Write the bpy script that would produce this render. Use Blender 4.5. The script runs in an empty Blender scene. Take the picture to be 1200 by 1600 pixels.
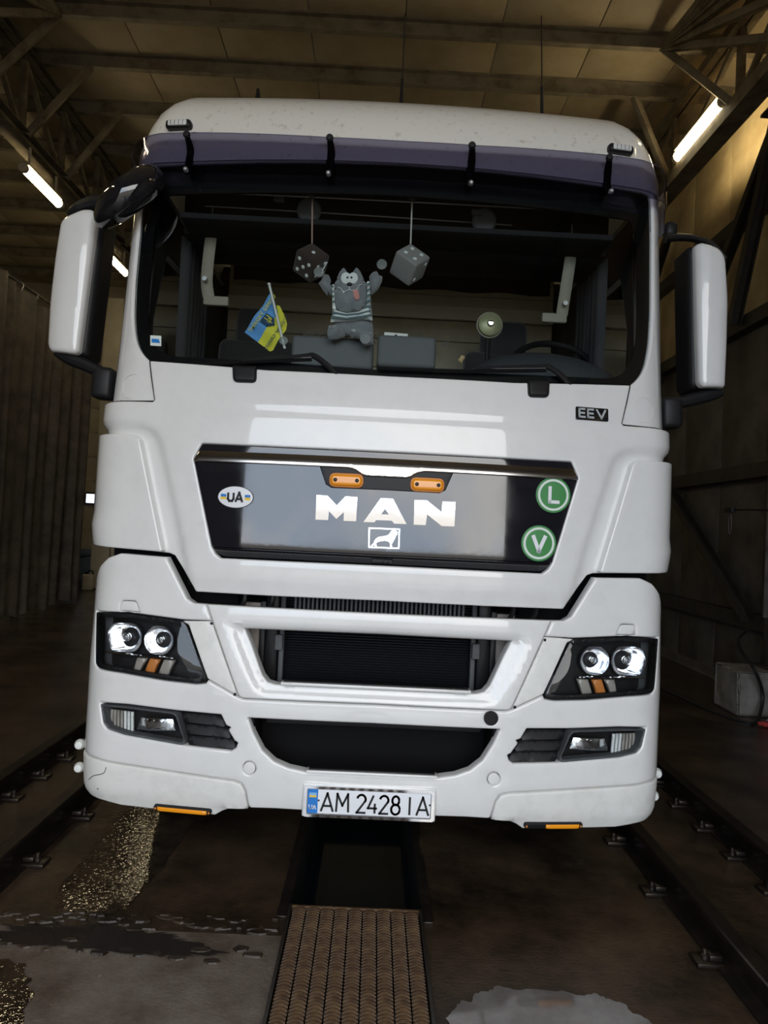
import bpy, bmesh, math, random
import numpy as np
from mathutils import Vector, Matrix
from mathutils.geometry import delaunay_2d_cdt

random.seed(7)
scene = bpy.context.scene
COL = scene.collection

# ------------------------------------------------------------------ camera
CX, CD, CH, YAW, PITCH, ROLL, FPX = -.0358, 2.9773, 1.6, .0112, .023, .0487, 1112.9
_cy, _sy, _cp, _sp = math.cos(YAW), math.sin(YAW), math.cos(PITCH), math.sin(PITCH)
FW = np.array([_sy * _cp, _cy * _cp, _sp])
_r0 = np.array([_cy, -_sy, 0.0])
_u0 = np.cross(_r0, FW)
RT = math.cos(ROLL) * _r0 + math.sin(ROLL) * _u0
UP = -math.sin(ROLL) * _r0 + math.cos(ROLL) * _u0
CAM = np.array([CX, -CD, CH])
cam_data = bpy.data.cameras.new('camera')
cam = bpy.data.objects.new('camera', cam_data)
COL.objects.link(cam)
cam.matrix_world = Matrix(((RT[0], UP[0], -FW[0], CAM[0]), (RT[1], UP[1], -FW[1], CAM[1]),
                           (RT[2], UP[2], -FW[2], CAM[2]), (0, 0, 0, 1)))
cam_data.sensor_fit = 'HORIZONTAL'
cam_data.sensor_width = 36.0
cam_data.lens = FPX / 1200 * 36.0
cam_data.clip_start = .05
cam_data.clip_end = 300
scene.camera = cam

# ------------------------------------------------------------------ world, daylight, exposure
scene.view_settings.view_transform = 'Standard'
scene.view_settings.look = 'None'
scene.view_settings.gamma = 1.0
scene.view_settings.use_curve_mapping = False
scene.view_settings.exposure = 0.0
SKY_STRENGTH = 5.2
world = bpy.data.worlds.new('sky')
scene.world = world
world.use_nodes = True
nt = world.node_tree
nt.nodes.clear()
w_out = nt.nodes.new('ShaderNodeOutputWorld')
w_bg = nt.nodes.new('ShaderNodeBackground')
w_co = nt.nodes.new('ShaderNodeTexCoord')
w_no = nt.nodes.new('ShaderNodeTexNoise')
w_no.inputs['Scale'].default_value = 2.6
w_no.inputs['Detail'].default_value = 7
w_rp = nt.nodes.new('ShaderNodeValToRGB')
w_rp.color_ramp.elements[0].position = .40
w_rp.color_ramp.elements[0].color = (.64, .75, .90, 1)
w_rp.color_ramp.elements[1].position = .60
w_rp.color_ramp.elements[1].color = (1.0, .99, .97, 1)
nt.links.new(w_co.outputs['Generated'], w_no.inputs['Vector'])
nt.links.new(w_no.outputs['Fac'], w_rp.inputs['Fac'])
nt.links.new(w_rp.outputs['Color'], w_bg.inputs['Color'])
nt.links.new(w_bg.outputs['Background'], w_out.inputs['Surface'])
w_bg.inputs['Strength'].default_value = SKY_STRENGTH
# the open gate behind the photographer lets the daylight in
GX0, GX1, GZ, GY = -2.9, 2.6, 4.9, -5.6
pd = bpy.data.lights.new('gate_portal', 'AREA')
pd.shape = 'RECTANGLE'
pd.size = GX1 - GX0
pd.size_y = GZ
pd.cycles.is_portal = True
po = bpy.data.objects.new('gate_portal', pd)
po.location = ((GX0 + GX1) / 2, GY - .05, GZ / 2)
po.rotation_euler = (math.pi / 2, 0, 0)
COL.objects.link(po)
LAMP = 34.0

# ------------------------------------------------------------------ pixel helpers
def ray(px, py):
    return FW + (px - 600) / FPX * RT - (py - 800) / FPX * UP
def hit(px, py, ax, v):
    d = ray(px, py)
    return CAM + d * ((v - CAM[ax]) / d[ax])
def proj(P):
    d = np.asarray(P, float) - CAM
    z = d @ FW
    return np.stack([600 + FPX * (d @ RT) / z, 800 - FPX * (d @ UP) / z], -1)

# ------------------------------------------------------------------ materials
def mat(name, color, rough=.5, metal=0.0, coat=0.0, noise=None, bump=None, emit=None, alpha=1.0, spec=.5,
        rnoise=None, trans=0.0, ior=1.45, sheen=0.0):
    """noise=(scale,color2,lo,hi), bump=(scale,strength), rnoise=(scale,lo_rough,hi_rough)"""
    m = bpy.data.materials.new(name)
    m.use_nodes = True
    t = m.node_tree
    b = t.nodes['Principled BSDF']
    b.inputs['Base Color'].default_value = (*color, 1)
    b.inputs['Roughness'].default_value = rough
    b.inputs['Metallic'].default_value = metal
    b.inputs['Coat Weight'].default_value = coat
    b.inputs['Coat Roughness'].default_value = .03
    b.inputs['Specular IOR Level'].default_value = spec
    b.inputs['Transmission Weight'].default_value = trans
    b.inputs['IOR'].default_value = ior
    b.inputs['Sheen Weight'].default_value = sheen
    b.inputs['Alpha'].default_value = alpha
    co = t.nodes.new('ShaderNodeTexCoord')
    def nz(scale, detail=6):
        n = t.nodes.new('ShaderNodeTexNoise')
        n.inputs['Scale'].default_value = scale
        n.inputs['Detail'].default_value = detail
        n.inputs['Roughness'].default_value = .62
        t.links.new(co.outputs['Object'], n.inputs['Vector'])
        return n
    if noise:
        n = nz(noise[0])
        r = t.nodes.new('ShaderNodeValToRGB')
        r.color_ramp.elements[0].position = noise[2]
        r.color_ramp.elements[0].color = (*color, 1)
        r.color_ramp.elements[1].position = noise[3]
        r.color_ramp.elements[1].color = (*noise[1], 1)
        t.links.new(n.outputs['Fac'], r.inputs['Fac'])
        t.links.new(r.outputs['Color'], b.inputs['Base Color'])
    if rnoise:
        n = nz(rnoise[0])
        r = t.nodes.new('ShaderNodeMapRange')
        r.inputs['From Min'].default_value = .38
        r.inputs['From Max'].default_value = .62
        r.inputs['To Min'].default_value = rnoise[1]
        r.inputs['To Max'].default_value = rnoise[2]
        t.links.new(n.outputs['Fac'], r.inputs['Value'])
        t.links.new(r.outputs['Result'], b.inputs['Roughness'])
    if bump:
        n = nz(bump[0], bump[2] if len(bump) > 2 else 4)
        u = t.nodes.new('ShaderNodeBump')
        u.inputs['Strength'].default_value = bump[1]
        u.inputs['Distance'].default_value = .01
        t.links.new(n.outputs['Fac'], u.inputs['Height'])
        t.links.new(u.outputs['Normal'], b.inputs['Normal'])
    if emit:
        b.inputs['Emission Color'].default_value = (*emit[0], 1)
        b.inputs['Emission Strength'].default_value = emit[1]
    return m

def glass_mat(name, tint, ior=1.5, rough=.0, refl=(1, 1, 1)):
    m = bpy.data.materials.new(name)
    m.use_nodes = True
    t = m.node_tree
    t.nodes.clear()
    o = t.nodes.new('ShaderNodeOutputMaterial')
    tr = t.nodes.new('ShaderNodeBsdfTransparent')
    tr.inputs['Color'].default_value = (*tint, 1)
    g = t.nodes.new('ShaderNodeBsdfGlossy')
    g.inputs['Color'].default_value = (*refl, 1)
    g.inputs['Roughness'].default_value = rough
    f = t.nodes.new('ShaderNodeFresnel')
    f.inputs['IOR'].default_value = ior
    x = t.nodes.new('ShaderNodeMixShader')
    t.links.new(f.outputs['Fac'], x.inputs['Fac'])
    t.links.new(tr.outputs['BSDF'], x.inputs[1])
    t.links.new(g.outputs['BSDF'], x.inputs[2])
    t.links.new(x.outputs['Shader'], o.inputs['Surface'])
    return m

def floor_mat(name, dark, light, gloss=(.12, .5), scale=1.2, bump=.35):
    m = mat(name, dark, .3, spec=.5)
    t = m.node_tree
    b = t.nodes['Principled BSDF']
    co = t.nodes.new('ShaderNodeTexCoord')
    def nz(scale, detail, rough=.6):
        n = t.nodes.new('ShaderNodeTexNoise')
        n.inputs['Scale'].default_value = scale
        n.inputs['Detail'].default_value = detail
        n.inputs['Roughness'].default_value = rough
        t.links.new(co.outputs['Object'], n.inputs['Vector'])
        return n
    a = nz(scale, 9, .65)
    r = t.nodes.new('ShaderNodeValToRGB')
    r.color_ramp.elements[0].position = .36
    r.color_ramp.elements[0].color = (*dark, 1)
    r.color_ramp.elements[1].position = .68
    r.color_ramp.elements[1].color = (*light, 1)
    t.links.new(a.outputs['Fac'], r.inputs['Fac'])
    t.links.new(r.outputs['Color'], b.inputs['Base Color'])
    c = nz(scale * .9, 5)
    mr = t.nodes.new('ShaderNodeMapRange')
    mr.inputs['From Min'].default_value = .4
    mr.inputs['From Max'].default_value = .6
    mr.inputs['To Min'].default_value = gloss[0]
    mr.inputs['To Max'].default_value = gloss[1]
    t.links.new(c.outputs['Fac'], mr.inputs['Value'])
    t.links.new(mr.outputs['Result'], b.inputs['Roughness'])
    d = nz(70, 6, .7)
    u = t.nodes.new('ShaderNodeBump')
    u.inputs['Strength'].default_value = bump
    u.inputs['Distance'].default_value = .006
    t.links.new(d.outputs['Fac'], u.inputs['Height'])
    t.links.new(u.outputs['Normal'], b.inputs['Normal'])
    return m

M = {}
M['paint'] = mat('white_paint', (.80, .80, .79), .32, coat=1.0, noise=(9, (.76, .76, .75), .45, .7))
M['paint_trim'] = mat('white_paint_dull', (.80, .80, .77), .5, coat=.25, noise=(14, (.70, .70, .67), .45, .75))
M['roof_lamplit'] = mat('roof_lamplit_speckled', (.86, .83, .76), .35, coat=.6, noise=(30, (.48, .43, .35), .58, .80))  # warm lamp light put into the roof white; speckles are dirt
M['black_gloss'] = mat('black_gloss', (.012, .012, .014), .06, coat=1.0)
M['grille_black'] = mat('grille_black_gloss', (.012, .012, .016), .05, coat=.9, rnoise=(5, .03, .10), bump=(3.2, .05))
M['black'] = mat('black_plastic', (.012, .012, .013), .42, spec=.3)
M['black_soft'] = mat('black_rubber', (.007, .007, .008), .75, spec=.15)
M['grey_plastic'] = mat('grey_plastic', (.10, .105, .11), .6, noise=(20, (.08, .085, .09), .4, .6))
M['chrome'] = mat('chrome', (.82, .82, .83), .06, metal=1.0)
M['chrome_soft'] = mat('chrome_brushed', (.62, .60, .58), .16, metal=1.0)
M['silver'] = mat('silver_reflector', (.93, .94, .96), .12, metal=1.0, bump=(16, .12, 2))
M['steel'] = mat('dull_steel', (.35, .35, .36), .4, metal=.8)
M['lamp_black'] = mat('lamp_housing', (.010, .010, .011), .35)
M['lamp_glass'] = glass_mat('lamp_glass', (.93, .95, .96))
M['amber'] = mat('amber_lens', (.82, .30, .012), .22, coat=.6, emit=((1, .35, .02), .10))
M['amber_dull'] = mat('amber_bulb', (.62, .22, .05), .35)
M['clear_white'] = mat('clear_lens', (.80, .82, .80), .25, coat=.5)
M['beige_lens'] = mat('indicator_lens', (.36, .33, .29), .3, coat=.5)
M['visor'] = glass_mat('visor_tint', (.30, .29, .39), 1.45, refl=(.9, .9, 1))
M['windscreen'] = glass_mat('windscreen_glass', (.86, .90, .89), 1.52)
M['frit'] = mat('windscreen_frit', (.005, .005, .006), .5, spec=.15)
M['interior'] = mat('cab_interior_dark', (.030, .031, .033), .8)
M['dash'] = mat('dashboard', (.045, .05, .055), .65)
M['dash_light'] = mat('dashboard_light', (.13, .14, .145), .7)
M['badge_silver'] = mat('badge_silver', (.42, .45, .46), .35)
M['cup'] = mat('suction_cup_plastic', (.30, .33, .32), .3, alpha=.40)
M['rear_beige'] = mat('cab_rear_beige', (.62, .54, .39), .8, noise=(6, (.52, .45, .32), .4, .65))
M['rear_pale'] = mat('cab_rear_pale', (.80, .74, .58), .7)
M['dark_cloth'] = mat('dark_cloth', (.016, .016, .018), .95)
M['seat'] = mat('seat_fabric', (.03, .03, .032), .9, sheen=.3)
M['cab_beige'] = mat('cab_beige_trim', (.30, .28, .22), .7)
M['curtain_cab'] = mat('cab_curtain', (.06, .06, .065), .9)
M['radiator'] = mat('radiator_fins', (.020, .021, .028), .45, metal=.4)
M['radiator_dark'] = mat('radiator_dark', (.012, .012, .014), .6)
M['bay_beige'] = mat('intake_side_plate', (.33, .29, .26), .6)
M['tyre'] = mat('tyre_rubber', (.015, .015, .015), .8)
M['chassis'] = mat('chassis_black', (.015, .015, .016), .55)
M['green'] = mat('sticker_green', (.055, .26, .075), .45)
M['sticker_white'] = mat('sticker_white', (.72, .80, .74), .45)
M['white_print'] = mat('white_print', (.82, .84, .88), .4)
M['black_print'] = mat('black_print', (.012, .012, .014), .5)
M['blue_print'] = mat('blue_print', (.02, .20, .62), .45)
M['yellow_print'] = mat('yellow_print', (.85, .58, .05), .45)
M['flag_blue'] = mat('flag_blue', (.11, .33, .70), .75)
M['flag_yellow'] = mat('flag_yellow', (.72, .70, .06), .75)
M['flag_navy'] = mat('flag_navy', (.02, .06, .13), .8)
M['white_plastic'] = mat('white_plastic', (.75, .77, .74), .4)
M['plush_grey'] = mat('plush_grey', (.19, .205, .225), .95, sheen=.6, bump=(140, .5), noise=(30, (.25, .265, .28), .4, .65))
M['plush_light'] = mat('plush_light', (.42, .44, .45), .95, sheen=.4)
M['plush_white'] = mat('plush_white', (.78, .82, .80), .9, sheen=.3)
M['plush_teal'] = mat('plush_teal', (.10, .16, .18), .95)
M['plush_pink'] = mat('plush_pink', (.62, .28, .25), .9)
M['die_brown'] = mat('die_brown', (.035, .020, .014), .9, sheen=.3)
M['die_grey'] = mat('die_grey', (.26, .26, .25), .9, sheen=.3, bump=(120, .3))
M['cord_pink'] = mat('cord_pink', (.42, .27, .22), .8)
M['cord_white'] = mat('cord_white', (.62, .62, .56), .8)
M['brass'] = mat('fan_olive', (.30, .31, .18), .35, metal=.3)
M['steel_paint'] = mat('truss_paint_grimy', (.20, .17, .12), .6, noise=(5, (.085, .065, .04), .42, .68))
M['purlin_paint'] = mat('purlin_paint_grimy', (.22, .19, .14), .6, noise=(4, (.10, .075, .045), .45, .72))
M['panel_ceiling'] = mat('ceiling_panel', (.46, .39, .27), .55, noise=(1.6, (.36, .28, .17), .38, .66))
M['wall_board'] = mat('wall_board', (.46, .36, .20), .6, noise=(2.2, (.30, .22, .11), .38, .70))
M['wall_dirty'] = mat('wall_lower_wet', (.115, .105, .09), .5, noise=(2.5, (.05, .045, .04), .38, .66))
M['wall_pale'] = mat('wall_pale_panel', (.52, .48, .38), .55, noise=(2.0, (.42, .38, .28), .4, .7))
M['dark_steel'] = mat('dark_girt_steel', (.045, .040, .034), .5, noise=(6, (.02, .018, .016), .4, .7))
M['dark_beige'] = mat('column_paint_grimy', (.115, .10, .08), .6, noise=(5, (.055, .048, .038), .4, .7))
M['joint'] = mat('joint_backing', (.05, .04, .03), .8)  # dark backing sheets behind the panel joints
M['concrete'] = mat('concrete_block', (.22, .205, .18), .8, noise=(6, (.12, .11, .095), .38, .7), bump=(25, .6))
M['floor'] = floor_mat('wet_concrete_floor', (.010, .0065, .005), (.085, .056, .034), (.05, .22), 1.5, .55)
M['floor_near'] = floor_mat('worn_concrete', (.085, .062, .045), (.24, .205, .175), (.08, .34), 2.3, .7)
M['water'] = mat('puddle_water', (.030, .024, .022), .02, spec=.9, bump=(5, .04))
M['grey_puddle'] = mat('pale_grey_puddle', (.20, .19, .19), .07, noise=(4, (.13, .115, .11), .42, .6), spec=.8, bump=(6, .05))  # paler grey base than the other puddles
M['wet_rough'] = mat('wet_rough_concrete', (.020, .014, .010), .03, noise=(6, (.060, .042, .026), .4, .65), spec=1.0, bump=(48, .17, 2))
M['pit'] = mat('pit_wall', (.020, .022, .024), .5)
M['pit_water'] = mat('pit_water', (.006, .010, .013), .04)
M['grate'] = mat('woven_grate', (.060, .030, .014), .45, noise=(25, (.135, .080, .038), .4, .68), spec=.35)
M['grate_frame'] = mat('grate_frame', (.03, .026, .022), .45)
M['rail'] = mat('rail_steel', (.030, .026, .024), .30, metal=.7, noise=(8, (.06, .045, .035), .4, .7))
M['tube'] = mat('light_tube', (1, .95, .8), .4, emit=((1.0, .83, .50), LAMP))
M['lamp_body'] = mat('lamp_fixture', (.50, .45, .36), .5)
M['curtain'] = mat('tarpaulin_curtain', (.085, .068, .052), .7, noise=(4, (.035, .029, .024), .35, .65), bump=(12, .25))
M['ground'] = mat('outside_gravel', (.21, .175, .135), .9, noise=(.8, (.15, .125, .095), .35, .7))
M['hose'] = mat('black_hose', (.012, .012, .012), .45)
M['lit_window'] = mat('daylit_window', (.7, .8, .9), .3, emit=((.75, .87, 1.0), 1.6))
M['blue_tarp'] = mat('blue_tarp', (.16, .22, .32), .6)
M['red_cloth'] = mat('red_cloth', (.35, .03, .03), .7)
M['green_print'] = mat('green_label', (.05, .22, .09), .6)

# ------------------------------------------------------------------ object helpers
def link(name, me, m, parent=None, angle=35, smooth=True):
    o = bpy.data.objects.new(name, me)
    COL.objects.link(o)
    if m is not None:
        me.materials.append(M[m] if isinstance(m, str) else m)
    if smooth:
        me.shade_smooth()
        me.set_sharp_from_angle(angle=math.radians(angle))
    if parent is not None:
        o.parent = parent
        o.matrix_parent_inverse = root_inv(parent)
    return o
def root_inv(parent):
    v = Vector((0, 0, 0))
    p = parent
    while p is not None:
        v += p.location
        p = p.parent
    # only roots carry a location
    return Matrix.Translation(-v) if parent.parent is None else Matrix.Identity(4)
def mesh(name, verts, faces, m, parent=None, angle=35, smooth=True):
    me = bpy.data.meshes.new(name)
    me.from_pydata([tuple(map(float, v)) for v in verts], [], [tuple(int(i) for i in f) for f in faces])
    me.update()
    return link(name, me, m, parent, angle, smooth)
def from_bm(name, bm, m, parent=None, angle=35, smooth=True):
    bmesh.ops.recalc_face_normals(bm, faces=bm.faces)
    me = bpy.data.meshes.new(name)
    bm.to_mesh(me)
    bm.free()
    return link(name, me, m, parent, angle, smooth)
def thing(name, label, cat, loc=(0, 0, 0), group=None):
    o = bpy.data.objects.new(name, None)
    COL.objects.link(o)
    o.location = loc
    o.empty_display_size = .2
    return tag(o, label, cat, group)
def tag(o, label=None, cat=None, group=None, kind=None):
    if label: o['label'] = label
    if cat: o['category'] = cat
    if group: o['group'] = group
    if kind: o['kind'] = kind
    return o
def bm_box(bm, c, size, rot=None, bevel=0.0, seg=2):
    r = bmesh.ops.create_cube(bm, size=1.0)
    vs = r['verts']
    for v in vs:
        v.co = Vector((v.co.x * size[0], v.co.y * size[1], v.co.z * size[2]))
    if bevel > 0:
        es = list({e for v in vs for e in v.link_edges})
        rr = bmesh.ops.bevel(bm, geom=es, offset=bevel, segments=seg, profile=.5, affect='EDGES')
        vs = list({v for f in rr['faces'] for v in f.verts} | {v for v in vs if v.is_valid})
    mtx = Matrix.Translation(Vector(c)) @ (rot.to_4x4() if rot is not None else Matrix.Identity(4))
    for v in vs:
        v.co = mtx @ v.co
    return vs
def box(name, c, size, m, parent=None, rot=None, bevel=.004, seg=2):
    bm = bmesh.new()
    bm_box(bm, c, size, rot, min(bevel, min(size) * .45), seg)
    return from_bm(name, bm, m, parent)
def basis(a, b, upv=(0, 0, 1)):
    x = (Vector(b) - Vector(a)).normalized()
    u = Vector(upv)
    if abs(x.dot(u)) > .98: u = Vector((0, 1, 0))
    y = u.cross(x).normalized()
    z = x.cross(y)
    return Matrix((x, y, z)).transposed()
def beam(name, a, b, w, h, m, parent=None, upv=(0, 0, 1), bevel=.004):
    a, b = Vector(a), Vector(b)
    return box(name, (a + b) / 2, ((b - a).length, w, h), m, parent, basis(a, b, upv), bevel)
def i_beam(name, a, b, w, h, t, m, parent=None, upv=(0, 0, 1), channel=False):
    a, b = Vector(a), Vector(b)
    R = basis(a, b, upv)
    L = (b - a).length
    bm = bmesh.new()
    c = (a + b) / 2
    for off, sz in (((0, 0, h / 2 - t / 2), (L, w, t)), ((0, 0, -h / 2 + t / 2), (L, w, t)),
                    ((0, (w / 2 - t / 2) if channel else 0, 0), (L, t, h - 2 * t))):
        bm_box(bm, c + R @ Vector(off), sz, R)
    return from_bm(name, bm, m, parent)
def smooth_path(pts, n=6):
    P = [np.array(p, float) for p in pts]
    if len(P) < 3: return P
    out = []
    for i in range(len(P) - 1):
        p0 = P[max(i - 1, 0)]; p1 = P[i]; p2 = P[i + 1]; p3 = P[min(i + 2, len(P) - 1)]
        for k in range(n):
            t = k / n
            out.append(.5 * ((2 * p1) + (-p0 + p2) * t + (2 * p0 - 5 * p1 + 4 * p2 - p3) * t * t + (-p0 + 3 * p1 - 3 * p2 + p3) * t ** 3))
    out.append(P[-1])
    return out
def tube(name, pts, rad, m, parent=None, seg=10, smooth_n=0, caps=True, squash=1.0):
    P = smooth_path(pts, smooth_n) if smooth_n else [np.array(p, float) for p in pts]
    n = len(P)
    if np.isscalar(rad): R = [rad] * n
    else: R = list(np.interp(np.linspace(0, 1, n), np.linspace(0, 1, len(rad)), rad))
    verts, faces = [], []
    prev = None
    for i in range(n):
        d = P[min(i + 1, n - 1)] - P[max(i - 1, 0)]
        d = d / (np.linalg.norm(d) + 1e-9)
        if prev is None:
            a = np.cross(d, [0, 0, 1.0])
            if np.linalg.norm(a) < .1: a = np.cross(d, [0, 1.0, 0])
        else:
            a = prev - d * (prev @ d)
        a /= np.linalg.norm(a)
        prev = a
        b = np.cross(d, a)
        for k in range(seg):
            t = 2 * math.pi * k / seg
            verts.append(P[i] + R[i] * (math.cos(t) * a + squash * math.sin(t) * b))
    for i in range(n - 1):
        for k in range(seg):
            k2 = (k + 1) % seg
            faces.append((i * seg + k, i * seg + k2, (i + 1) * seg + k2, (i + 1) * seg + k))
    if caps:
        faces.append(tuple(range(seg))[::-1])
        faces.append(tuple((n - 1) * seg + k for k in range(seg)))
    return mesh(name, verts, faces, m, parent)
def lathe(name, prof, c, axis, m, parent=None, seg=24, upv=(0, 0, 1), sx=1.0, caps=True):
    """prof = [(radius, height)] along axis from c"""
    A = np.array(axis, float); A /= np.linalg.norm(A)
    u = np.cross(A, upv)
    if np.linalg.norm(u) < .1: u = np.cross(A, (1, 0, 0))
    u /= np.linalg.norm(u)
    v = np.cross(A, u)
    verts, faces = [], []
    for r, h in prof:
        for k in range(seg):
            t = 2 * math.pi * k / seg
            verts.append(np.array(c) + A * h + r * (sx * math.cos(t) * u + math.sin(t) * v))
    for i in range(len(prof) - 1):
        for k in range(seg):
            k2 = (k + 1) % seg
            faces.append((i * seg + k, (i + 1) * seg + k, (i + 1) * seg + k2, i * seg + k2))
    if caps and prof[0][0] > 1e-6: faces.append(tuple(range(seg)))
    if caps and prof[-1][0] > 1e-6: faces.append(tuple((len(prof) - 1) * seg + k for k in range(seg))[::-1])
    bm = bmesh.new()
    bv = [bm.verts.new(tuple(p)) for p in verts]
    for f in faces:
        try: bm.faces.new([bv[i] for i in f])
        except ValueError: pass
    bmesh.ops.remove_doubles(bm, verts=bm.verts, dist=1e-5)
    return from_bm(name, bm, m, parent)

# ------------------------------------------------------------------ 2D polygon helpers
def fillet(poly, r, n=4):
    """round the corners of a closed polygon; r scalar or list per vertex"""
    P = [np.array(p, float) for p in poly]
    N = len(P)
    rr = [r] * N if np.isscalar(r) else list(r)
    out = []
    for i in range(N):
        if rr[i] <= 0:
            out.append(P[i]); continue
        a, b, c = P[i - 1], P[i], P[(i + 1) % N]
        da, dc = np.linalg.norm(a - b), np.linalg.norm(c - b)
        q = min(rr[i], da * .45, dc * .45)
        p0 = b + (a - b) / (da + 1e-9) * q
        p2 = b + (c - b) / (dc + 1e-9) * q
        for k in range(n + 1):
            t = k / n
            out.append((1 - t) ** 2 * p0 + 2 * t * (1 - t) * b + t * t * p2)
    return out
def resample(poly, step):
    P = [np.array(p, float) for p in poly]
    out = []
    for i in range(len(P)):
        a, b = P[i], P[(i + 1) % len(P)]
        L = np.linalg.norm(b - a)
        if L < 1e-6: continue
        n = max(1, int(math.ceil(L / step)))
        for k in range(n): out.append(a + (b - a) * k / n)
    return np.array(out)
def inside(pts, loops):
    pts = np.asarray(pts)
    res = np.zeros(len(pts), bool)
    x, y = pts[:, 0], pts[:, 1]
    for L in loops:
        L = np.asarray(L)
        A, B = L, np.roll(L, -1, 0)
        for (x1, y1), (x2, y2) in zip(A, B):
            if y1 == y2: continue
            c = ((y1 > y) != (y2 > y)) & (x < (x2 - x1) * (y - y1) / (y2 - y1) + x1)
            res ^= c
    return res
def dist(pts, loops):
    pts = np.asarray(pts, float)
    d = np.full(len(pts), 1e9)
    for L in loops:
        L = np.asarray(L)
        A, B = L, np.roll(L, -1, 0)
        for a, b in zip(A, B):
            ab = b - a
            l2 = ab @ ab
            if l2 < 1e-14: continue
            t = np.clip(((pts - a) @ ab) / l2, 0, 1)
            q = a + t[:, None] * ab
            d = np.minimum(d, np.hypot(pts[:, 0] - q[:, 0], pts[:, 1] - q[:, 1]))
    return d
def triangulate(loops, rings=(), step=.05, clear=None):
    """-> 2D points, triangles, number of boundary points, loop index ranges"""
    P = [np.asarray(L) for L in loops]
    pts, edges, rng = [], [], []
    for L in P:
        s = len(pts)
        pts += [tuple(p) for p in L]
        n = len(L)
        edges += [(s + i, s + (i + 1) % n) for i in range(n)]
        rng.append((s, n))
    nb = len(pts)
    extra = []
    for d in rings:
        cand = []
        for L in P:
            n = len(L)
            tg = np.roll(L, -1, 0) - np.roll(L, 1, 0)
            nn = np.stack([-tg[:, 1], tg[:, 0]], 1)
            nn /= (np.linalg.norm(nn, axis=1)[:, None] + 1e-12)
            cand += list(L + nn * d) + list(L - nn * d)
        cand = np.array(cand)
        ok = inside(cand, P)
        cand = cand[ok]
        if len(cand):
            dd = dist(cand, P)
            cand = cand[dd > d * .9]
            extra += [tuple(c) for c in cand]
    allp = np.concatenate(P)
    lo, hi = allp.min(0), allp.max(0)
    cl = clear if clear is not None else step * .45
    if step:
        gx = np.arange(lo[0] + step / 2, hi[0], step)
        gy = np.arange(lo[1] + step / 2, hi[1], step)
        g = np.array([(a, b) for a in gx for b in gy])
        if len(g):
            g = g[inside(g, P)]
            if len(g):
                g = g[dist(g, P) > cl]
                extra += [tuple(c) for c in g]
    co = [Vector((float(p[0]), float(p[1]))) for p in pts + extra]
    v, e, f, ov, oe, of = delaunay_2d_cdt(co, edges, [], 0, 1e-6)
    V = np.array([(q.x, q.y) for q in v])
    cen = np.array([V[list(t)].mean(0) for t in f])
    ok = inside(cen, P)
    tris = [tuple(t) for t, k in zip(f, ok) if k]
    T = []
    for t in tris:
        a, b, c = V[t[0]], V[t[1]], V[t[2]]
        ar = (b[0] - a[0]) * (c[1] - a[1]) - (b[1] - a[1]) * (c[0] - a[0])
        if abs(ar) < 1e-12: continue
        T.append(t if ar > 0 else (t[0], t[2], t[1]))
    return V, T

# ------------------------------------------------------------------ curved body surfaces: point = P(s, z)
class Surf:
    def __init__(self, R1, s1, rc, prof, side=2.6):
        n = 4001
        S = s1 + 2 * rc * math.pi / 2 + side
        s = np.linspace(0, S, n)
        th1 = s1 / R1
        th = np.where(s < s1, s / R1, np.minimum(th1 + (s - s1) / rc, math.pi / 2))
        ds = s[1] - s[0]
        self.s = s
        self.cx = np.concatenate([[0], np.cumsum(np.cos((th[1:] + th[:-1]) / 2) * ds)])
        self.cyy = np.concatenate([[0], np.cumsum(np.sin((th[1:] + th[:-1]) / 2) * ds)])
        z = np.linspace(prof[0][0] - .3, prof[-1][0] + .3, 1200)
        y = np.interp(z, [p[0] for p in prof], [p[1] for p in prof])
        k = np.exp(-.5 * (np.arange(-60, 61) * (z[1] - z[0]) / .035) ** 2)
        k /= k.sum()
        yp = np.pad(y, 60, mode='edge')
        self.z, self.y0 = z, np.convolve(yp, k, 'valid')
        self.s_end = s1 + (math.pi / 2 - th1) * rc
    def P(self, s, z):
        s = np.asarray(s, float); z = np.asarray(z, float)
        a = np.abs(s)
        x = np.sign(s) * np.interp(a, self.s, self.cx)
        y = np.interp(a, self.s, self.cyy) + np.interp(z, self.z, self.y0)
        return np.stack([x, y, z], -1)
    def N(self, s, z):
        s = np.asarray(s, float); z = np.asarray(z, float)
        h = .006
        ds = self.P(s + h, z) - self.P(s - h, z)
        dz = self.P(s, z + h) - self.P(s, z - h)
        n = np.cross(ds, dz)
        return n / np.linalg.norm(n, axis=-1)[..., None]
    def un(self, px, py, off=0.0):
        """pixel -> (s, z) on the surface"""
        p = hit(px, py, 1, .1)
        v = np.array([np.clip(p[0], -1.2, 1.2), p[2]])
        tgt = np.array([px, py], float)
        def g(v): return proj(self.P(v[0], v[1]) + off * self.N(v[0], v[1])) - tgt
        for _ in range(40):
            r = g(v)
            if np.abs(r).max() < .02: break
            e = 1e-3
            J = np.stack([(g(v + [e, 0]) - g(v - [e, 0])) / (2 * e), (g(v + [0, e]) - g(v - [0, e])) / (2 * e)], 1)
            st = np.linalg.lstsq(J, -r, rcond=1e-3)[0]
            v = v + np.clip(st, -.06, .06)
        return np.array(v)
    def uns(self, pts, off=0.0): return [self.un(p[0], p[1], off) for p in pts]

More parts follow.
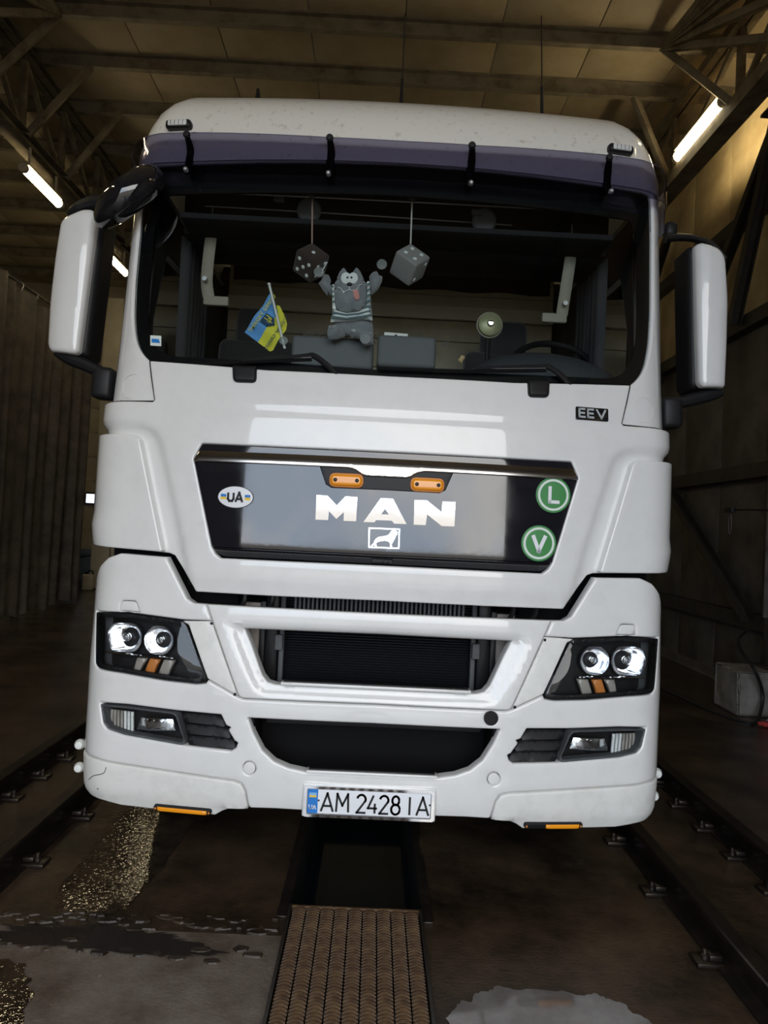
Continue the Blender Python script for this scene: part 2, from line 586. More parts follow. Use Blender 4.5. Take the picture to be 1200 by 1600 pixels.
def panel(name, S, outer, m, parent, holes=(), off=0.0, thick=.02, r=.006, step=.05, field=None, bseg=.03, angle=40, back=False):
    loops = [resample(outer, bseg)] + [resample(h, bseg) for h in holes]
    V, T = triangulate(loops, (r * .12, r * .35, r * .65, r) if r > 0 else (), step, max(r * 1.5, step * .4))
    d = dist(V, loops)
    drop = np.where(d < r, r - np.sqrt(np.maximum(r * r - (r - d) ** 2, 0)), 0) if r > 0 else np.zeros(len(V))
    o = off - drop
    if field is not None: o = o + field(V)
    P0, N0 = S.P(V[:, 0], V[:, 1]), S.N(V[:, 0], V[:, 1])
    front = P0 + N0 * o[:, None]
    bnd = np.where(d < 1e-6)[0]
    verts = list(front)
    # rim: boundary edges are edges used once
    cnt = {}
    for t in T:
        for a, b in ((t[0], t[1]), (t[1], t[2]), (t[2], t[0])):
            k = (min(a, b), max(a, b))
            cnt[k] = None if k in cnt else (a, b)
    faces = list(T)
    idx = {}
    def bk(i):
        if i not in idx:
            idx[i] = len(verts)
            verts.append(P0[i] + N0[i] * (o[i] + drop[i] - thick))
        return idx[i]
    for k, e in cnt.items():
        if e is None: continue
        a, b = e
        faces.append((b, a, bk(a), bk(b)))
    if back:
        for t in T: faces.append((bk(t[0]), bk(t[2]), bk(t[1])))
    return mesh(name, verts, faces, m, parent, angle)

def mirror(pts): return [np.array([-p[0], p[1]]) for p in pts][::-1]
def both(left):
    """left half outline, from the centre top round to the centre bottom -> closed loop"""
    return list(left) + mirror(left)
def circle(c, r, n=24, sy=1.0): return [np.array([c[0] + r * math.cos(2 * math.pi * k / n), c[1] + r * sy * math.sin(2 * math.pi * k / n)]) for k in range(n)]

def pillow(name, outline, thick, fr, m, parent, step=.012, flat=.0, bseg=.008):
    """cushion from an outline in the frame fr=(origin, u, v, n)"""
    loops = [resample(outline, bseg)]
    V, T = triangulate(loops, (), step)
    d = dist(V, loops)
    dm = max(d.max(), 1e-6)
    q = np.clip(d / min(dm, thick * 1.2), 0, 1)
    h = thick * .5 * np.sqrt(np.maximum(1 - (1 - q) ** 2, 0)) + flat
    O, u, v, n = [np.asarray(a, float) for a in fr]
    base = O + V[:, :1] * u + V[:, 1:] * v
    N = len(V)
    verts = list(base + h[:, None] * n) + list(base - h[:, None] * n)
    faces = list(T) + [(t[0] + N, t[2] + N, t[1] + N) for t in T]
    bm = bmesh.new()
    bv = [bm.verts.new(tuple(p)) for p in verts]
    for f in faces: bm.faces.new([bv[i] for i in f])
    bmesh.ops.remove_doubles(bm, verts=bm.verts, dist=1e-5)
    if flat > 0:
        be = [e for e in bm.edges if e.is_boundary]
        bmesh.ops.bridge_loops(bm, edges=be)
    return from_bm(name, bm, m, parent, 60)

def strokes(name, lines, width, fr, m, parent, h=.001):
    """lettering as flat ribbons; lines of (u,v) points in the frame fr=(origin,u,v,n)"""
    O, u, v, n = [np.asarray(a, float) for a in fr]
    verts, faces = [], []
    def put(p): 
        verts.append(O + p[0] * u + p[1] * v + h * n); return len(verts) - 1
    for L in lines:
        L = [np.array(p, float) for p in L]
        for i in range(len(L) - 1):
            a, b = L[i], L[i + 1]
            t = (b - a) / (np.linalg.norm(b - a) + 1e-12)
            nn = np.array([-t[1], t[0]]) * width / 2
            e0 = t * width * (.5 if i > 0 else 0)
            e1 = t * width * (.5 if i < len(L) - 2 else 0)
            faces.append([put(a - e0 - nn), put(b + e1 - nn), put(b + e1 + nn), put(a - e0 + nn)])
    return mesh(name, verts, faces, m, parent, smooth=False)
def text_obj(name, body, size, fr, m, parent, h=.001, ext=.0):
    cu = bpy.data.curves.new(name, 'FONT')
    cu.body = body
    cu.size = size
    cu.align_x = 'CENTER'
    cu.align_y = 'CENTER'
    cu.extrude = ext
    ob = bpy.data.objects.new(name, cu)
    COL.objects.link(ob)
    dg = bpy.context.evaluated_depsgraph_get()
    me = bpy.data.meshes.new_from_object(ob.evaluated_get(dg))
    bpy.data.objects.remove(ob)
    O, u, v, n = [np.asarray(a, float) for a in fr]
    me.materials.clear()
    for w in me.vertices:
        c = w.co
        w.co = Vector(O + c.x * u + c.y * v + (h + c.z) * n)
    me.name = name
    return link(name, me, m, parent, smooth=False)

# ================================================================== THE HALL
XW_R, XW_L, YB = 4.12, -9.6, 14.6
ZC = 7.24                       # underside of the roof panels
PIT_L, PIT_R = -.315, .235
def struct(o): return tag(o, kind='structure')

# floor: two slabs with the inspection pit between them
fl = thing('floor', 'dark wet stained concrete floor of the wash hall around the pit', 'floor', (0, 0, 0))
struct(fl)
def slab(name, x0, x1, y0, y1, m, step=.4):
    nx, ny = max(1, int((x1 - x0) / step)), max(1, int((y1 - y0) / step))
    vs = [(x0 + (x1 - x0) * i / nx, y0 + (y1 - y0) * j / ny, 0) for j in range(ny + 1) for i in range(nx + 1)]
    fs = [(j * (nx + 1) + i, j * (nx + 1) + i + 1, (j + 1) * (nx + 1) + i + 1, (j + 1) * (nx + 1) + i) for j in range(ny) for i in range(nx)]
    return mesh(name, vs, fs, m, fl)
YJ = -.17                       # joint where the worn apron begins
slab('slab', XW_L - .1, PIT_L, YJ, YB + .1, 'floor')
slab('slab', PIT_R, XW_R + .1, YJ, YB + .1, 'floor')
slab('apron_slab', XW_L - .1, PIT_L, GY - .3, YJ, 'floor_near')
slab('apron_slab', PIT_R, XW_R + .1, GY - .3, YJ, 'floor')
slab('pit_end_slab', PIT_L, PIT_R, 8.0, YB + .1, 'floor')
# pit
pv = [(PIT_L, GY - .3, 0), (PIT_R, GY - .3, 0), (PIT_R, 8, 0), (PIT_L, 8, 0)]
pv += [(x, y, -.9) for x, y, z in pv]
mesh('pit_wall', pv, [(0, 1, 5, 4), (1, 2, 6, 5), (2, 3, 7, 6), (3, 0, 4, 7)], 'pit', fl, smooth=False)
mesh('pit_bottom', [(PIT_L, GY - .3, -.25), (PIT_R, GY - .3, -.25), (PIT_R, 8, -.25), (PIT_L, 8, -.25)], [(0, 1, 2, 3)], 'pit_water', fl, smooth=False)
for x, sx in ((PIT_L, -1), (PIT_R, 1)):
    o = box('pit_edge_angle', (x + sx * .022, 3.98, .003), (.045, 8.05, .012), 'rail', fl, bevel=.003)

def blob(name, c, rx, ry, m, z, seed, n=220, rag=.28, parent=None, label=None, step=.06):
    rnd = random.Random(seed)
    ph = [rnd.uniform(0, 6.28) for _ in range(8)]
    am = [rnd.uniform(.3, 1) / (k + 1) ** .8 for k in range(8)]
    L = []
    for i in range(n):
        t = 2 * math.pi * i / n
        q = 1 + rag * sum(a * math.sin((k + 2) * t + p) for k, (a, p) in enumerate(zip(am, ph)))
        q += rag * .35 * (rnd.random() - .5) + rag * .5 * math.sin(23 * t + ph[0]) * math.sin(7 * t + ph[1]) ** 2
        e = 2 / 3.2
        L.append(np.array([c[0] + rx * q * math.copysign(abs(math.cos(t)) ** e, math.cos(t)), c[1] + ry * q * math.copysign(abs(math.sin(t)) ** e, math.sin(t))]))
    V, T = triangulate([np.array(L)], (), step)
    return mesh(name, [(p[0], p[1], z) for p in V], T, m, parent)
p1 = blob('puddle', (.64, -.90), .37, .45, 'grey_puddle', .003, 5, rag=.06)
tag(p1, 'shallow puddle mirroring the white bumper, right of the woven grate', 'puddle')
p2 = blob('puddle', (-1.0, -.25), .38, .075, 'water', .004, 11, rag=.25)
tag(p2, 'narrow dark puddle in the broken concrete, left of the woven grate', 'puddle')
p3 = blob('puddle', (-1.12, .52), .20, .58, 'wet_rough', .003, 23, rag=.10)
tag(p3, 'wet patch glinting on the concrete under the left bumper corner', 'puddle')
p4 = blob('puddle', (-1.52, -.78), .42, .40, 'wet_rough', .003, 31, rag=.08)
tag(p4, 'rough wet golden-brown concrete patch in the lower left corner', 'puddle')
# broken concrete edge beside the narrow puddle: loose flakes
rnd = random.Random(3)
for k in range(64):
    x = -1.46 + 1.12 * (k + rnd.random()) / 64
    y = -.10 + rnd.uniform(-.06, .05) - (.20 if k % 4 == 0 else 0)
    n = rnd.randint(5, 7)
    a0 = rnd.random() * 6
    rr = rnd.uniform(.014, .055)
    top = [(x + rr * rnd.uniform(.6, 1.2) * math.cos(a0 + 6.283 * i / n), y + .5 * rr * rnd.uniform(.6, 1.2) * math.sin(a0 + 6.283 * i / n)) for i in range(n)]
    h = rnd.uniform(.003, .009)
    vs = [(a, b, 0) for a, b in top] + [(x + (a - x) * .85, y + (b - y) * .85, h) for a, b in top]
    fs = [tuple(range(n, 2 * n))] + [(i, (i + 1) % n, n + (i + 1) % n, n + i) for i in range(n)]
    tag(mesh('concrete_flake', vs, fs, 'floor', None, smooth=False), 'small loose flake of concrete along the broken floor joint by the narrow puddle', 'debris', 'concrete flakes along the floor joint')

# woven grate over the near end of the pit
gr = thing('pit_grate', 'brown woven metal grate plank covering the pit in front of the truck', 'grate', (-.04, -.03, 0))
GY0, GY1 = -2.4, .005
ncol = 9
cw = (PIT_R - PIT_L - .03) / ncol
PIT_P = .0185
rows = int((GY1 - GY0) / PIT_P)
vs, fs = [], []
for j in range(rows):
    yc = GY0 + (j + .5) * PIT_P
    for a in range(5):
        t = math.pi * a / 4
        for b in range(6):
            u = b / 5 * 2 - 1
            ww = cw * .5 * .92
            vs.append((u * ww, yc + .0088 * math.cos(t) * (1 - .25 * u * u) - .004 * u * u, .016 + .010 * math.sin(t) * (1 - .75 * u ** 4)))
    o = j * 30
    for a in range(4):
        for b in range(5):
            fs.append((o + a * 6 + b, o + (a + 1) * 6 + b, o + (a + 1) * 6 + b + 1, o + a * 6 + b + 1))
st0 = None
for k in range(ncol):
    x = PIT_L + .015 + cw * (k + .5)
    if st0 is None:
        st0 = mesh('woven_strip', vs, fs, 'grate', gr)
        st0.location = (x, 0, 0)
    else:
        o = st0.copy(); COL.objects.link(o); o.location = (x, .004 * math.sin(k * 2.3), 0)
for x in (PIT_L + .006, PIT_R - .006):
    box('grate_frame', (x, (GY0 + GY1) / 2, .008), (.012, GY1 - GY0 + .02, .045), 'grate_frame', gr, bevel=.003)
box('grate_frame', ((PIT_L + PIT_R) / 2, GY1 + .008, .010), (PIT_R - PIT_L, .014, .03), 'grate', gr, bevel=.004)
for k in range(10):
    box('cross_bar', ((PIT_L + PIT_R) / 2, GY0 + .12 + k * .24, -.006), (PIT_R - PIT_L - .02, .02, .02), 'grate_frame', gr)

# rails along both sides of the truck lane
def rail(x, y0, y1, label, hh=.125):
    t = thing('guide_rail', label, 'rail', (x, 0, 0), 'guide rails along the truck lane')
    pf = [(-.062, 0), (.062, 0), (.062, .010), (.012, .022), (.010, hh - .035), (.034, hh - .026), (.034, hh - .006), (.028, hh),
          (-.028, hh), (-.034, hh - .006), (-.034, hh - .026), (-.010, hh - .035), (-.012, .022), (-.062, .010)]
    n = len(pf)
    vs = [(x + a, y0, b) for a, b in pf] + [(x + a, y1, b) for a, b in pf]
    fs = [(i, (i + 1) % n, n + (i + 1) % n, n + i)[::-1] for i in range(n)] + [tuple(range(n)), tuple(range(n, 2 * n))[::-1]]
    mesh('rail_bar', vs, fs, 'rail', t, smooth=False)
    return t
def clip(t, x, y, s):
    """rail clamp: base plate, claw and bolt, at the side s of the rail"""
    c = box('rail_clamp', (x + s * .085, y, .010), (.10, .085, .016), 'rail', t, bevel=.003)
    box('clamp_claw', (x + s * .058, y, .030), (.05, .05, .022), 'rail', c, bevel=.006)
    lathe('bolt', [(.014, 0), (.014, .014), (.010, .018), (.009, .034), (0, .036)], (x + s * .092, y, .018), (0, 0, 1), 'rail', c, seg=8)
r1 = rail(-1.585, -4.8, 9, 'steel guide rail beside the left bumper corner, nearer the truck')
r2 = rail(-2.055, -4.8, 11, 'steel guide rail farther left, between curtain and inner rail')
r3 = rail(1.395, -4.8, 9, 'steel guide rail beside the right bumper corner, nearer the truck')
r4 = rail(1.965, -4.8, 11, 'steel guide rail farther right, between concrete block and inner rail')
for y in np.arange(-.71, 3.2, .52):
    clip(r1, -1.585, y + .5, 1); clip(r1, -1.585, y + .5, -1)
    clip(r3, 1.395, y - .04, -1); clip(r3, 1.395, y - .04, 1)
for y in np.arange(.35, 4.2, .34):
    clip(r2, -2.055, y, 1); clip(r4, 1.965, y, -1); clip(r4, 1.965, y, 1)

# ceiling: roof panels with joints running away from the camera
ce = thing('ceiling', 'beige grimy roof panels of the hall above the purlins', 'ceiling', (0, 0, ZC))
struct(ce)
xs = np.arange(XW_L, XW_R + .01, 1.07)
pan = None
for i in range(len(xs)):
    if pan is None:
        pan = box('roof_panel', (xs[i] + .53, (GY + YB) / 2, ZC + .03), (1.06, YB - GY, .06), 'panel_ceiling', ce, bevel=.006)
    else:
        o = pan.copy(); COL.objects.link(o); o.location = (xs[i] - xs[0], 0, 0)
mesh('roof_backing', [(XW_L - .1, GY - .3, ZC + .062), (XW_R + .9, GY - .3, ZC + .062), (XW_R + .9, YB + .2, ZC + .062), (XW_L - .1, YB + .2, ZC + .062)], [(0, 1, 2, 3)], 'joint', ce, smooth=False)

# purlins
PY = [4.77, 5.65, 6.65, 7.75, 8.79, 9.85, 11.03, 12.22, 13.45]
PN = ['nearest of the visible', 'second', 'third', 'fourth', 'fifth', 'sixth', 'seventh', 'eighth', 'ninth and farthest']
for i, y in enumerate(PY):
    o = i_beam('purlin', (XW_L, y, ZC - .10), (XW_R, y, ZC - .10), .075, .19, .012, 'purlin_paint', None, channel=True)
    tag(o, PN[i] + ' grimy steel roof purlin counted from the top of the picture', 'purlin', 'roof purlins')

# roof trusses, one each side of the lane
def truss(X, zb, zt, label, side, nodes):
    t = thing('roof_truss', label, 'truss', (X, 4, zb))
    y0, y1 = GY + .1, YB - .05
    for dx in (-.055, .055):
        i_beam('top_chord', (X + dx, y0, zt), (X + dx, y1, zt), .09, .11, .010, 'steel_paint', t, channel=True)
        i_beam('bottom_chord', (X + dx, y0, zb), (X + dx, y1, zb), .11, .16, .012, 'steel_paint', t, channel=True)
    for i, y in enumerate(nodes):
        box('post', (X, y, (zb + zt) / 2), (.07, .075, zt - zb - .1), 'steel_paint', t)
        if i + 1 < len(nodes):
            y2 = nodes[i + 1]
            a, b = ((X, y, zt - .05), (X, y2, zb + .06))
            beam('diagonal', a, b, .055, .06, 'steel_paint', t)
            # fly brace up to the purlins
        yp = min(PY, key=lambda q: abs(q - (y + .25)))
        beam('fly_brace', (X + side * .06, y + .02, zb + .05), (X + side * (ZC - .16 - zb) * .62, yp, ZC - .17), .075, .075, 'steel_paint', t)
    return t
TXL, TXR, ZB, ZT = -4.45, 3.50, 6.0, 6.98
tr_nodes_l = [-4.4, -3.3, -2.2, -1.1, 0, 1.1, 2.2, 3.35, 4.45, 5.4, 6.45, 7.6, 8.7, 9.8, 11, 12.2, 13.4]
truss(TXL, ZB, ZT, 'grimy steel roof truss on the left above the curtain side', 1, tr_nodes_l)
tr_nodes_r = [-4.2, -3.1, -2.0, -.9, .2, 1.3, 2.4, 3.2, 4.22, 5.85, 7.3, 8.9, 10.3, 11.7, 13.1]
truss(TXR, ZB + .1, ZT, 'grimy steel roof truss along the right wall', -1, tr_nodes_r)

# strip lights under the trusses
def strip(x, y, z, L, label, group='warm strip lights under the trusses', r=.045):
    t = thing('strip_light', label, 'light', (x, y, z), group)
    lathe('light_tube', [(.0, -L / 2), (r * .95, -L / 2 + .004), (r, -L / 2 + .01), (r, L / 2 - .01), (r * .95, L / 2 - .004), (0, L / 2)], (x, y, z), (0, 1, 0), 'tube', t, seg=12)
    for s in (-1, 1):
        e = lathe('end_cap', [(r * 1.1, 0), (r * 1.15, .02), (r * 1.1, .055), (.02, .06)], (x, y + s * (L / 2 - .012), z), (0, s, 0), 'lamp_body', t, seg=12)
    box('fixture_back', (x, y, z + r + .012), (r * 2.0, L * .98, .03), 'lamp_body', t, bevel=.008)
    for s in (-1, 1):
        zt = ZB - (.075 if x < 0 else -.025)
        box('hanger', (x, y + s * L * .38, (z + .06 + zt) / 2), (.025, .03, zt - z - .06), 'lamp_body', t, bevel=.002)
def strip_px(x, a, b, label):
    A, B = hit(*a, 0, x), hit(*b, 0, x)
    strip(x, (A[1] + B[1]) / 2, (A[2] + B[2]) / 2, B[1] - A[1], label, r=.05 if x < 0 else .062)
strip_px(TXL + .09, (38, 262), (92, 320), 'warm glowing strip light under the left truss, nearest the curtain top')
lz = hit(160, 391, 0, TXL + .09)
strip(TXL + .09, 8.3, lz[2], .9, 'small distant strip light seen between left mirror and cab pillar')
strip(TXL + .09, 1.6, lz[2], .9, 'added unseen strip light under the left truss nearer the gate')  # extra lamp out of frame, warms the cab roof
strip(TXL + .09, 11.6, lz[2], .9, 'strip light under the left truss, farthest back behind the cab')
strip_px(TXR - .09, (1130, 165), (1060, 240), 'warm glowing strip light under the right truss above the right mirror')
strip(TXL + .09, -.9, lz[2], .9, 'added unseen strip light under the left truss above the truck front')  # unseen lamp put in to brighten the cab roof
rz = hit(1095, 202, 0, TXR - .09)[2]
strip(TXR - .09, 1.6, rz, 1.1, 'added unseen strip light under the right truss nearer the gate')  # right-hand partner, also added to warm the roof
strip(TXR - .09, -.9, rz, 1.1, 'added unseen strip light under the right truss above the truck front')  # unseen lamp added to lift the roof brightness
strip(TXR - .09, 9.6, rz, 1.1, 'added unseen strip light under the right truss behind the cab roof')  # lamp added out of sight to light the far wall

# right wall: boards above, dark wet sheets below, girts and braces
wr = thing('wall_right', 'right hall wall, beige boards above and dark wet sheets below', 'wall', (XW_R, 4, 0))
struct(wr)
ybs = np.arange(GY, YB, 1.02)
b0 = l0 = None
for i, y in enumerate(ybs):
    if b0 is None:
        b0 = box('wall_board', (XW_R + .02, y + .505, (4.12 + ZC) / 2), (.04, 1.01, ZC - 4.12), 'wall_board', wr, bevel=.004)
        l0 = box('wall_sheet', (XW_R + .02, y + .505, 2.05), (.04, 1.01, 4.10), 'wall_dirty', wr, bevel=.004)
    else:
        for q in (b0, l0):
            o = q.copy(); COL.objects.link(o); o.location = (0, y - ybs[0], 0)
mesh('wall_backing', [(XW_R + .041, GY - .3, 0), (XW_R + .041, YB, 0), (XW_R + .041, YB, ZC + .1), (XW_R + .041, GY - .3, ZC + .1)], [(0, 1, 2, 3)], 'joint', wr, smooth=False)
for z in (.80, 2.42, 4.12, 5.35):
    i_beam('girt', (XW_R - .06, GY + .2, z), (XW_R - .06, YB, z), .12, .16, .012, 'dark_steel', wr, channel=True)
bx = XW_R - .16
for a, b, w in (((bx, 6.75, 2.36), (bx, 4.55, .84), .13), ((bx, 4.35, 6.0), (bx, 6.3, 4.0), .12), ((bx - .05, 4.25, 6.0), (bx - .05, 5.0, 4.1), .13),
                ((bx, 7.1, 6.0), (bx, 9.0, 4.0), .10), ((bx, 9.2, 6.0), (bx, 7.2, 3.9), .10)):
    i_beam('brace', a, b, .10, w, .012, 'dark_steel', wr, upv=(1, 0, 0), channel=True)
box('skirting', (XW_R - .02, (GY + YB) / 2, .06), (.05, YB - GY, .12), 'wall_dirty', wr)
# steel column on the concrete block
bl = thing('concrete_block', 'chipped grey concrete plinth at the foot of the right column', 'block', (3.78, 3.95, 0))
bm = bmesh.new()
bm_box(bm, (3.74, 3.95, .21), (.58, .46, .42), None, .02, 2)
bmesh.ops.subdivide_edges(bm, edges=bm.edges, cuts=3, use_grid_fill=True)
for v in bm.verts:
    v.co += Vector((random.uniform(-.012, .012), random.uniform(-.012, .012), random.uniform(-.008, .004) if v.co.z > .02 else 0))
from_bm('plinth', bm, 'concrete', bl)
box('base_plate', (3.90, 3.97, .428), (.22, .34, .016), 'dark_steel', bl)
cl = thing('steel_column', 'grimy steel column standing on the concrete plinth at the right edge', 'column', (3.97, 3.97, .436))
i_beam('column_shaft', (3.94, 3.97, .90), (3.94, 3.97, 5.98), .16, .24, .016, 'dark_beige', cl, upv=(0, 1, 0))
box('column_foot', (3.93, 3.97, .67), (.15, .17, .46), 'dark_steel', cl)
box('column_head', (3.88, 3.97, 5.98), (.40, .36, .03), 'dark_steel', cl)
for k, y in enumerate((4.02, 4.10)):
    pass
hk = thing('wall_hook', 'small black bracket with hanging wire loop left of the right column', 'bracket', (3.55, 3.95, 2.25))
h0 = hit(1140, 797, 0, 3.50)
tube('bracket_arm', [h0, h0 + np.array([.06, -.25, .0]), h0 + np.array([.2, -.55, -.01])], .010, 'hose', hk, 6)
box('bracket_head', h0, (.04, .16, .05), 'hose', hk)
tube('wire_loop', [h0 + np.array([0, .03 * math.cos(a) - .02, -.14 + .10 * math.sin(a)]) for a in np.linspace(1.57, 7.85, 14)], .004, 'steel', hk, 5)
ho = thing('cable', 'black cable looping from the column down across the floor on the right', 'cable', (3.3, 3.6, 0))
hp = [hit(1168, 985, 0, 3.62), hit(1153, 1000, 0, 3.60), hit(1160, 1020, 0, 3.55), hit(1178, 1045, 0, 3.5), hit(1191, 1080, 1, 3.63), hit(1190, 1105, 1, 3.60)]
hp += [np.array([*hit(1182, 1126, 2, .02)[:2], .02]), np.array([*hit(1165, 1129, 2, .02)[:2], .02]), np.array([*hit(1110, 1110, 2, .02)[:2], .02]), np.array([*hit(1050, 1083, 2, .02)[:2], .02]), np.array([*hit(1010, 1060, 2, .02)[:2], .02])]
tube('cable_line', hp, .016, 'hose', ho, 8, 6)
cn = thing('canister', 'white plastic canister with green label behind the right column foot', 'canister', (3.86, 3.62, .42))
box('canister_body', (3.93, 3.86, .56), (.16, .14, .24), 'white_plastic', cn, bevel=.02)
lathe('canister_cap', [(.03, 0), (.03, .03), (0, .03)], (3.93, 3.86, .68), (0, 0, 1), 'red_cloth', cn, seg=12)
box('canister_label', (3.93, 3.788, .52), (.13, .004, .07), 'green_print', cn, bevel=.001)
rc_ = thing('rag', 'crumpled red and blue rag on the floor by the concrete plinth', 'rag', (3.5, 3.4, 0))
rp = hit(1196, 1132, 2, .02)
for k, m_ in enumerate(('red_cloth', 'blue_tarp', 'red_cloth')):
    bm = bmesh.new()
    bmesh.ops.create_icosphere(bm, subdivisions=2, radius=.055)
    rr_ = random.Random(k)
    for v in bm.verts:
        v.co = Vector((v.co.x * 1.3 + rp[0] + .07 * k, v.co.y * .9 + rp[1] + .03 * k, max(.0, v.co.z * .5 + .022 + rr_.uniform(-.012, .012))))
    from_bm('rag_fold', bm, m_, rc_)

# left wall, far behind the curtain
wl = thing('wall_left', 'left hall wall far behind the hanging curtain', 'wall', (XW_L, 4, 0))
struct(wl)
w0 = None
for i, z in enumerate(np.arange(0, ZC, 1.03)):
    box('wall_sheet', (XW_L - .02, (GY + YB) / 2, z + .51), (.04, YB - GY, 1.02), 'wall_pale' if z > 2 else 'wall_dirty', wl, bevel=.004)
mesh('wall_backing', [(XW_L - .041, GY - .3, 0), (XW_L - .041, YB, 0), (XW_L - .041, YB, ZC + .1), (XW_L - .041, GY - .3, ZC + .1)], [(0, 1, 2, 3)], 'joint', wl, smooth=False)

# far wall with a sectional gate and its window
wb = thing('wall_back', 'far end wall of the hall with pale horizontal panels', 'wall', (0, YB, 0))
struct(wb)
for i, z in enumerate(np.arange(0, ZC, .62)):
    box('wall_panel', ((XW_L + XW_R) / 2, YB + .02, z + .305), (XW_R - XW_L, .04, .61), 'wall_pale', wb, bevel=.006)
mesh('wall_backing', [(XW_L, YB + .041, 0), (XW_R, YB + .041, 0), (XW_R, YB + .041, ZC + .1), (XW_L, YB + .041, ZC + .1)], [(0, 1, 2, 3)], 'joint', wb, smooth=False)
dc = hit(146, 790, 1, YB - .1)
dr = thing('door_1', 'pale sectional gate in the far wall with a small daylit window', 'door', (dc[0], YB - .05, 0))
struct(dr)
for k in range(8):
    box('gate_section', (dc[0] - .7, YB - .05, .30 + k * .60), (4.2, .05, .585), 'wall_pale', dr, bevel=.008)
for k in range(7):
    box('hinge', (dc[0] + .02, YB - .08, .60 + k * .60), (.10, .02, .08), 'steel', dr)
wn = hit(143.5, 779, 1, YB - .09)
wf = box('window_frame', (wn[0], YB - .085, wn[2]), (.34, .03, .30), 'black', dr, bevel=.02)
box('window_pane', (wn[0], YB - .102, wn[2]), (.27, .012, .22), 'lit_window', wf, bevel=.02)
fc = hit(170, 560, 1, 12.6)
col = thing('hall_column', 'pale beige column between left mirror and cab pillar, far behind', 'column', (fc[0], 12.6, 0))
i_beam('column_shaft', (fc[0] + .12, 12.6, .02), (fc[0] + .12, 12.6, 6.3), .38, .34, .02, 'wall_pale', col, upv=(0, 1, 0))
box('column_foot', (fc[0] + .12, 12.6, .01), (.5, .5, .02), 'dark_steel', col)
bt = thing('blue_tarpaulin', 'folded pale blue tarpaulin on the floor by the far gate', 'tarpaulin', (dc[0], 13.6, 0))
bc = hit(137, 872, 1, 13.4)
box('tarpaulin_fold', (bc[0] - .1, 13.4, .34), (1.0, .5, .62), 'blue_tarp', bt, bevel=.12, seg=4)
box('tarpaulin_fold', (bc[0] - .25, 13.3, .72), (.7, .4, .16), 'blue_tarp', bt, bevel=.07, seg=4)
jc = hit(137, 922, 2, 0)
jr = thing('jerrycan', 'small pale jerrycan on the floor between curtain and bumper', 'canister', (jc[0], jc[1], 0))
box('can_body', (jc[0], jc[1], .17), (.22, .16, .34), 'wall_pale', jr, bevel=.04, seg=3)
lathe('can_cap', [(.035, 0), (.035, .05), (0, .055)], (jc[0] - .05, jc[1], .335), (0, 0, 1), 'black', jr, seg=12)
tube('can_handle', [(jc[0] - .02, jc[1], .33), (jc[0] + .0, jc[1], .40), (jc[0] + .08, jc[1], .40), (jc[0] + .09, jc[1], .33)], .014, 'black', jr, 6, 4)

# front wall with the open gate behind the photographer
wf_ = thing('wall_front', 'hall wall around the open gate behind the photographer', 'wall', (0, GY, 0))
struct(wf_)
for z in np.arange(GZ, ZC - .01, .48):
    h = min(.475, ZC - z - .005)
    box('wall_panel', ((XW_L + XW_R) / 2, GY - .03, z + h / 2), (XW_R - XW_L, .05, h), 'wall_board', wf_, bevel=.006)
for x0, x1 in ((XW_L, GX0), (GX1, XW_R)):
    for z in np.arange(0, GZ - .01, 1.225):
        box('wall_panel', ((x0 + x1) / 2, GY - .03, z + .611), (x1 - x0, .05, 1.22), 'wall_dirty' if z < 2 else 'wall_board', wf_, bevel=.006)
for x in (GX0 - .06, GX1 + .06):
    box('gate_jamb', (x, GY + .03, GZ / 2), (.14, .10, GZ), 'purlin_paint', wf_)
box('gate_lintel', ((GX0 + GX1) / 2, GY + .03, GZ + .09), (GX1 - GX0 + .28, .10, .2), 'cab_beige', wf_)
mesh('wall_backing', [(XW_L, GY - .06, GZ), (XW_R, GY - .06, GZ), (XW_R, GY - .06, ZC + .1), (XW_L, GY - .06, ZC + .1)], [(0, 1, 2, 3)], 'joint', wf_, smooth=False)
for x0, x1 in ((XW_L, GX0), (GX1, XW_R)):
    mesh('wall_backing', [(x0, GY - .06, 0), (x1, GY - .06, 0), (x1, GY - .06, GZ), (x0, GY - .06, GZ)], [(0, 1, 2, 3)], 'joint', wf_, smooth=False)
gd = mesh('yard_ground', [(-60, -90, -.03), (60, -90, -.03), (60, GY - .3, -.03), (-60, GY - .3, -.03)], [(0, 1, 2, 3)], 'ground', None, smooth=False)
struct(gd)

# hanging tarpaulin curtain on the left
ct = thing('wash_curtain', 'tall dark dirty tarpaulin curtain hanging in folds on the left', 'curtain', (-5.36, 8.6, 0))
cy0, cy1, ny, nz = 5.4, 9.9, 300, 26
rnd = random.Random(4)
fold = [(rnd.uniform(2.2, 15), rnd.uniform(0, 6.28), rnd.uniform(.02, .06)) for _ in range(9)]
vs, fs = [], []
for j in range(nz + 1):
    w = j / nz
    for i in range(ny + 1):
        y = cy0 + (cy1 - cy0) * i / ny
        amp = .55 + .75 * (1 - w) ** .7
        dx = sum(a * math.sin(q * y * 1.4 + p + .35 * math.sin(3 * w + p)) for q, p, a in fold) * amp
        dx = dx - .10 * abs(math.sin(4.1 * y + 1)) * amp
        zt = 4.86 - .05 * math.sin(2.5 * y) - .05 * abs(math.sin(4.1 * y))
        zb = .05 + .04 * math.sin(2.1 * y) + .03 * math.sin(7 * y)
        vs.append((-5.36 + dx + .04 * w, y + .03 * math.sin(9 * y + 2 * w), zb + (zt - zb) * w))
for j in range(nz):
    for i in range(ny):
        a = j * (ny + 1) + i
        fs.append((a, a + 1, a + ny + 2, a + ny + 1))
mesh('curtain_sheet', vs, fs, 'curtain', ct, angle=60)
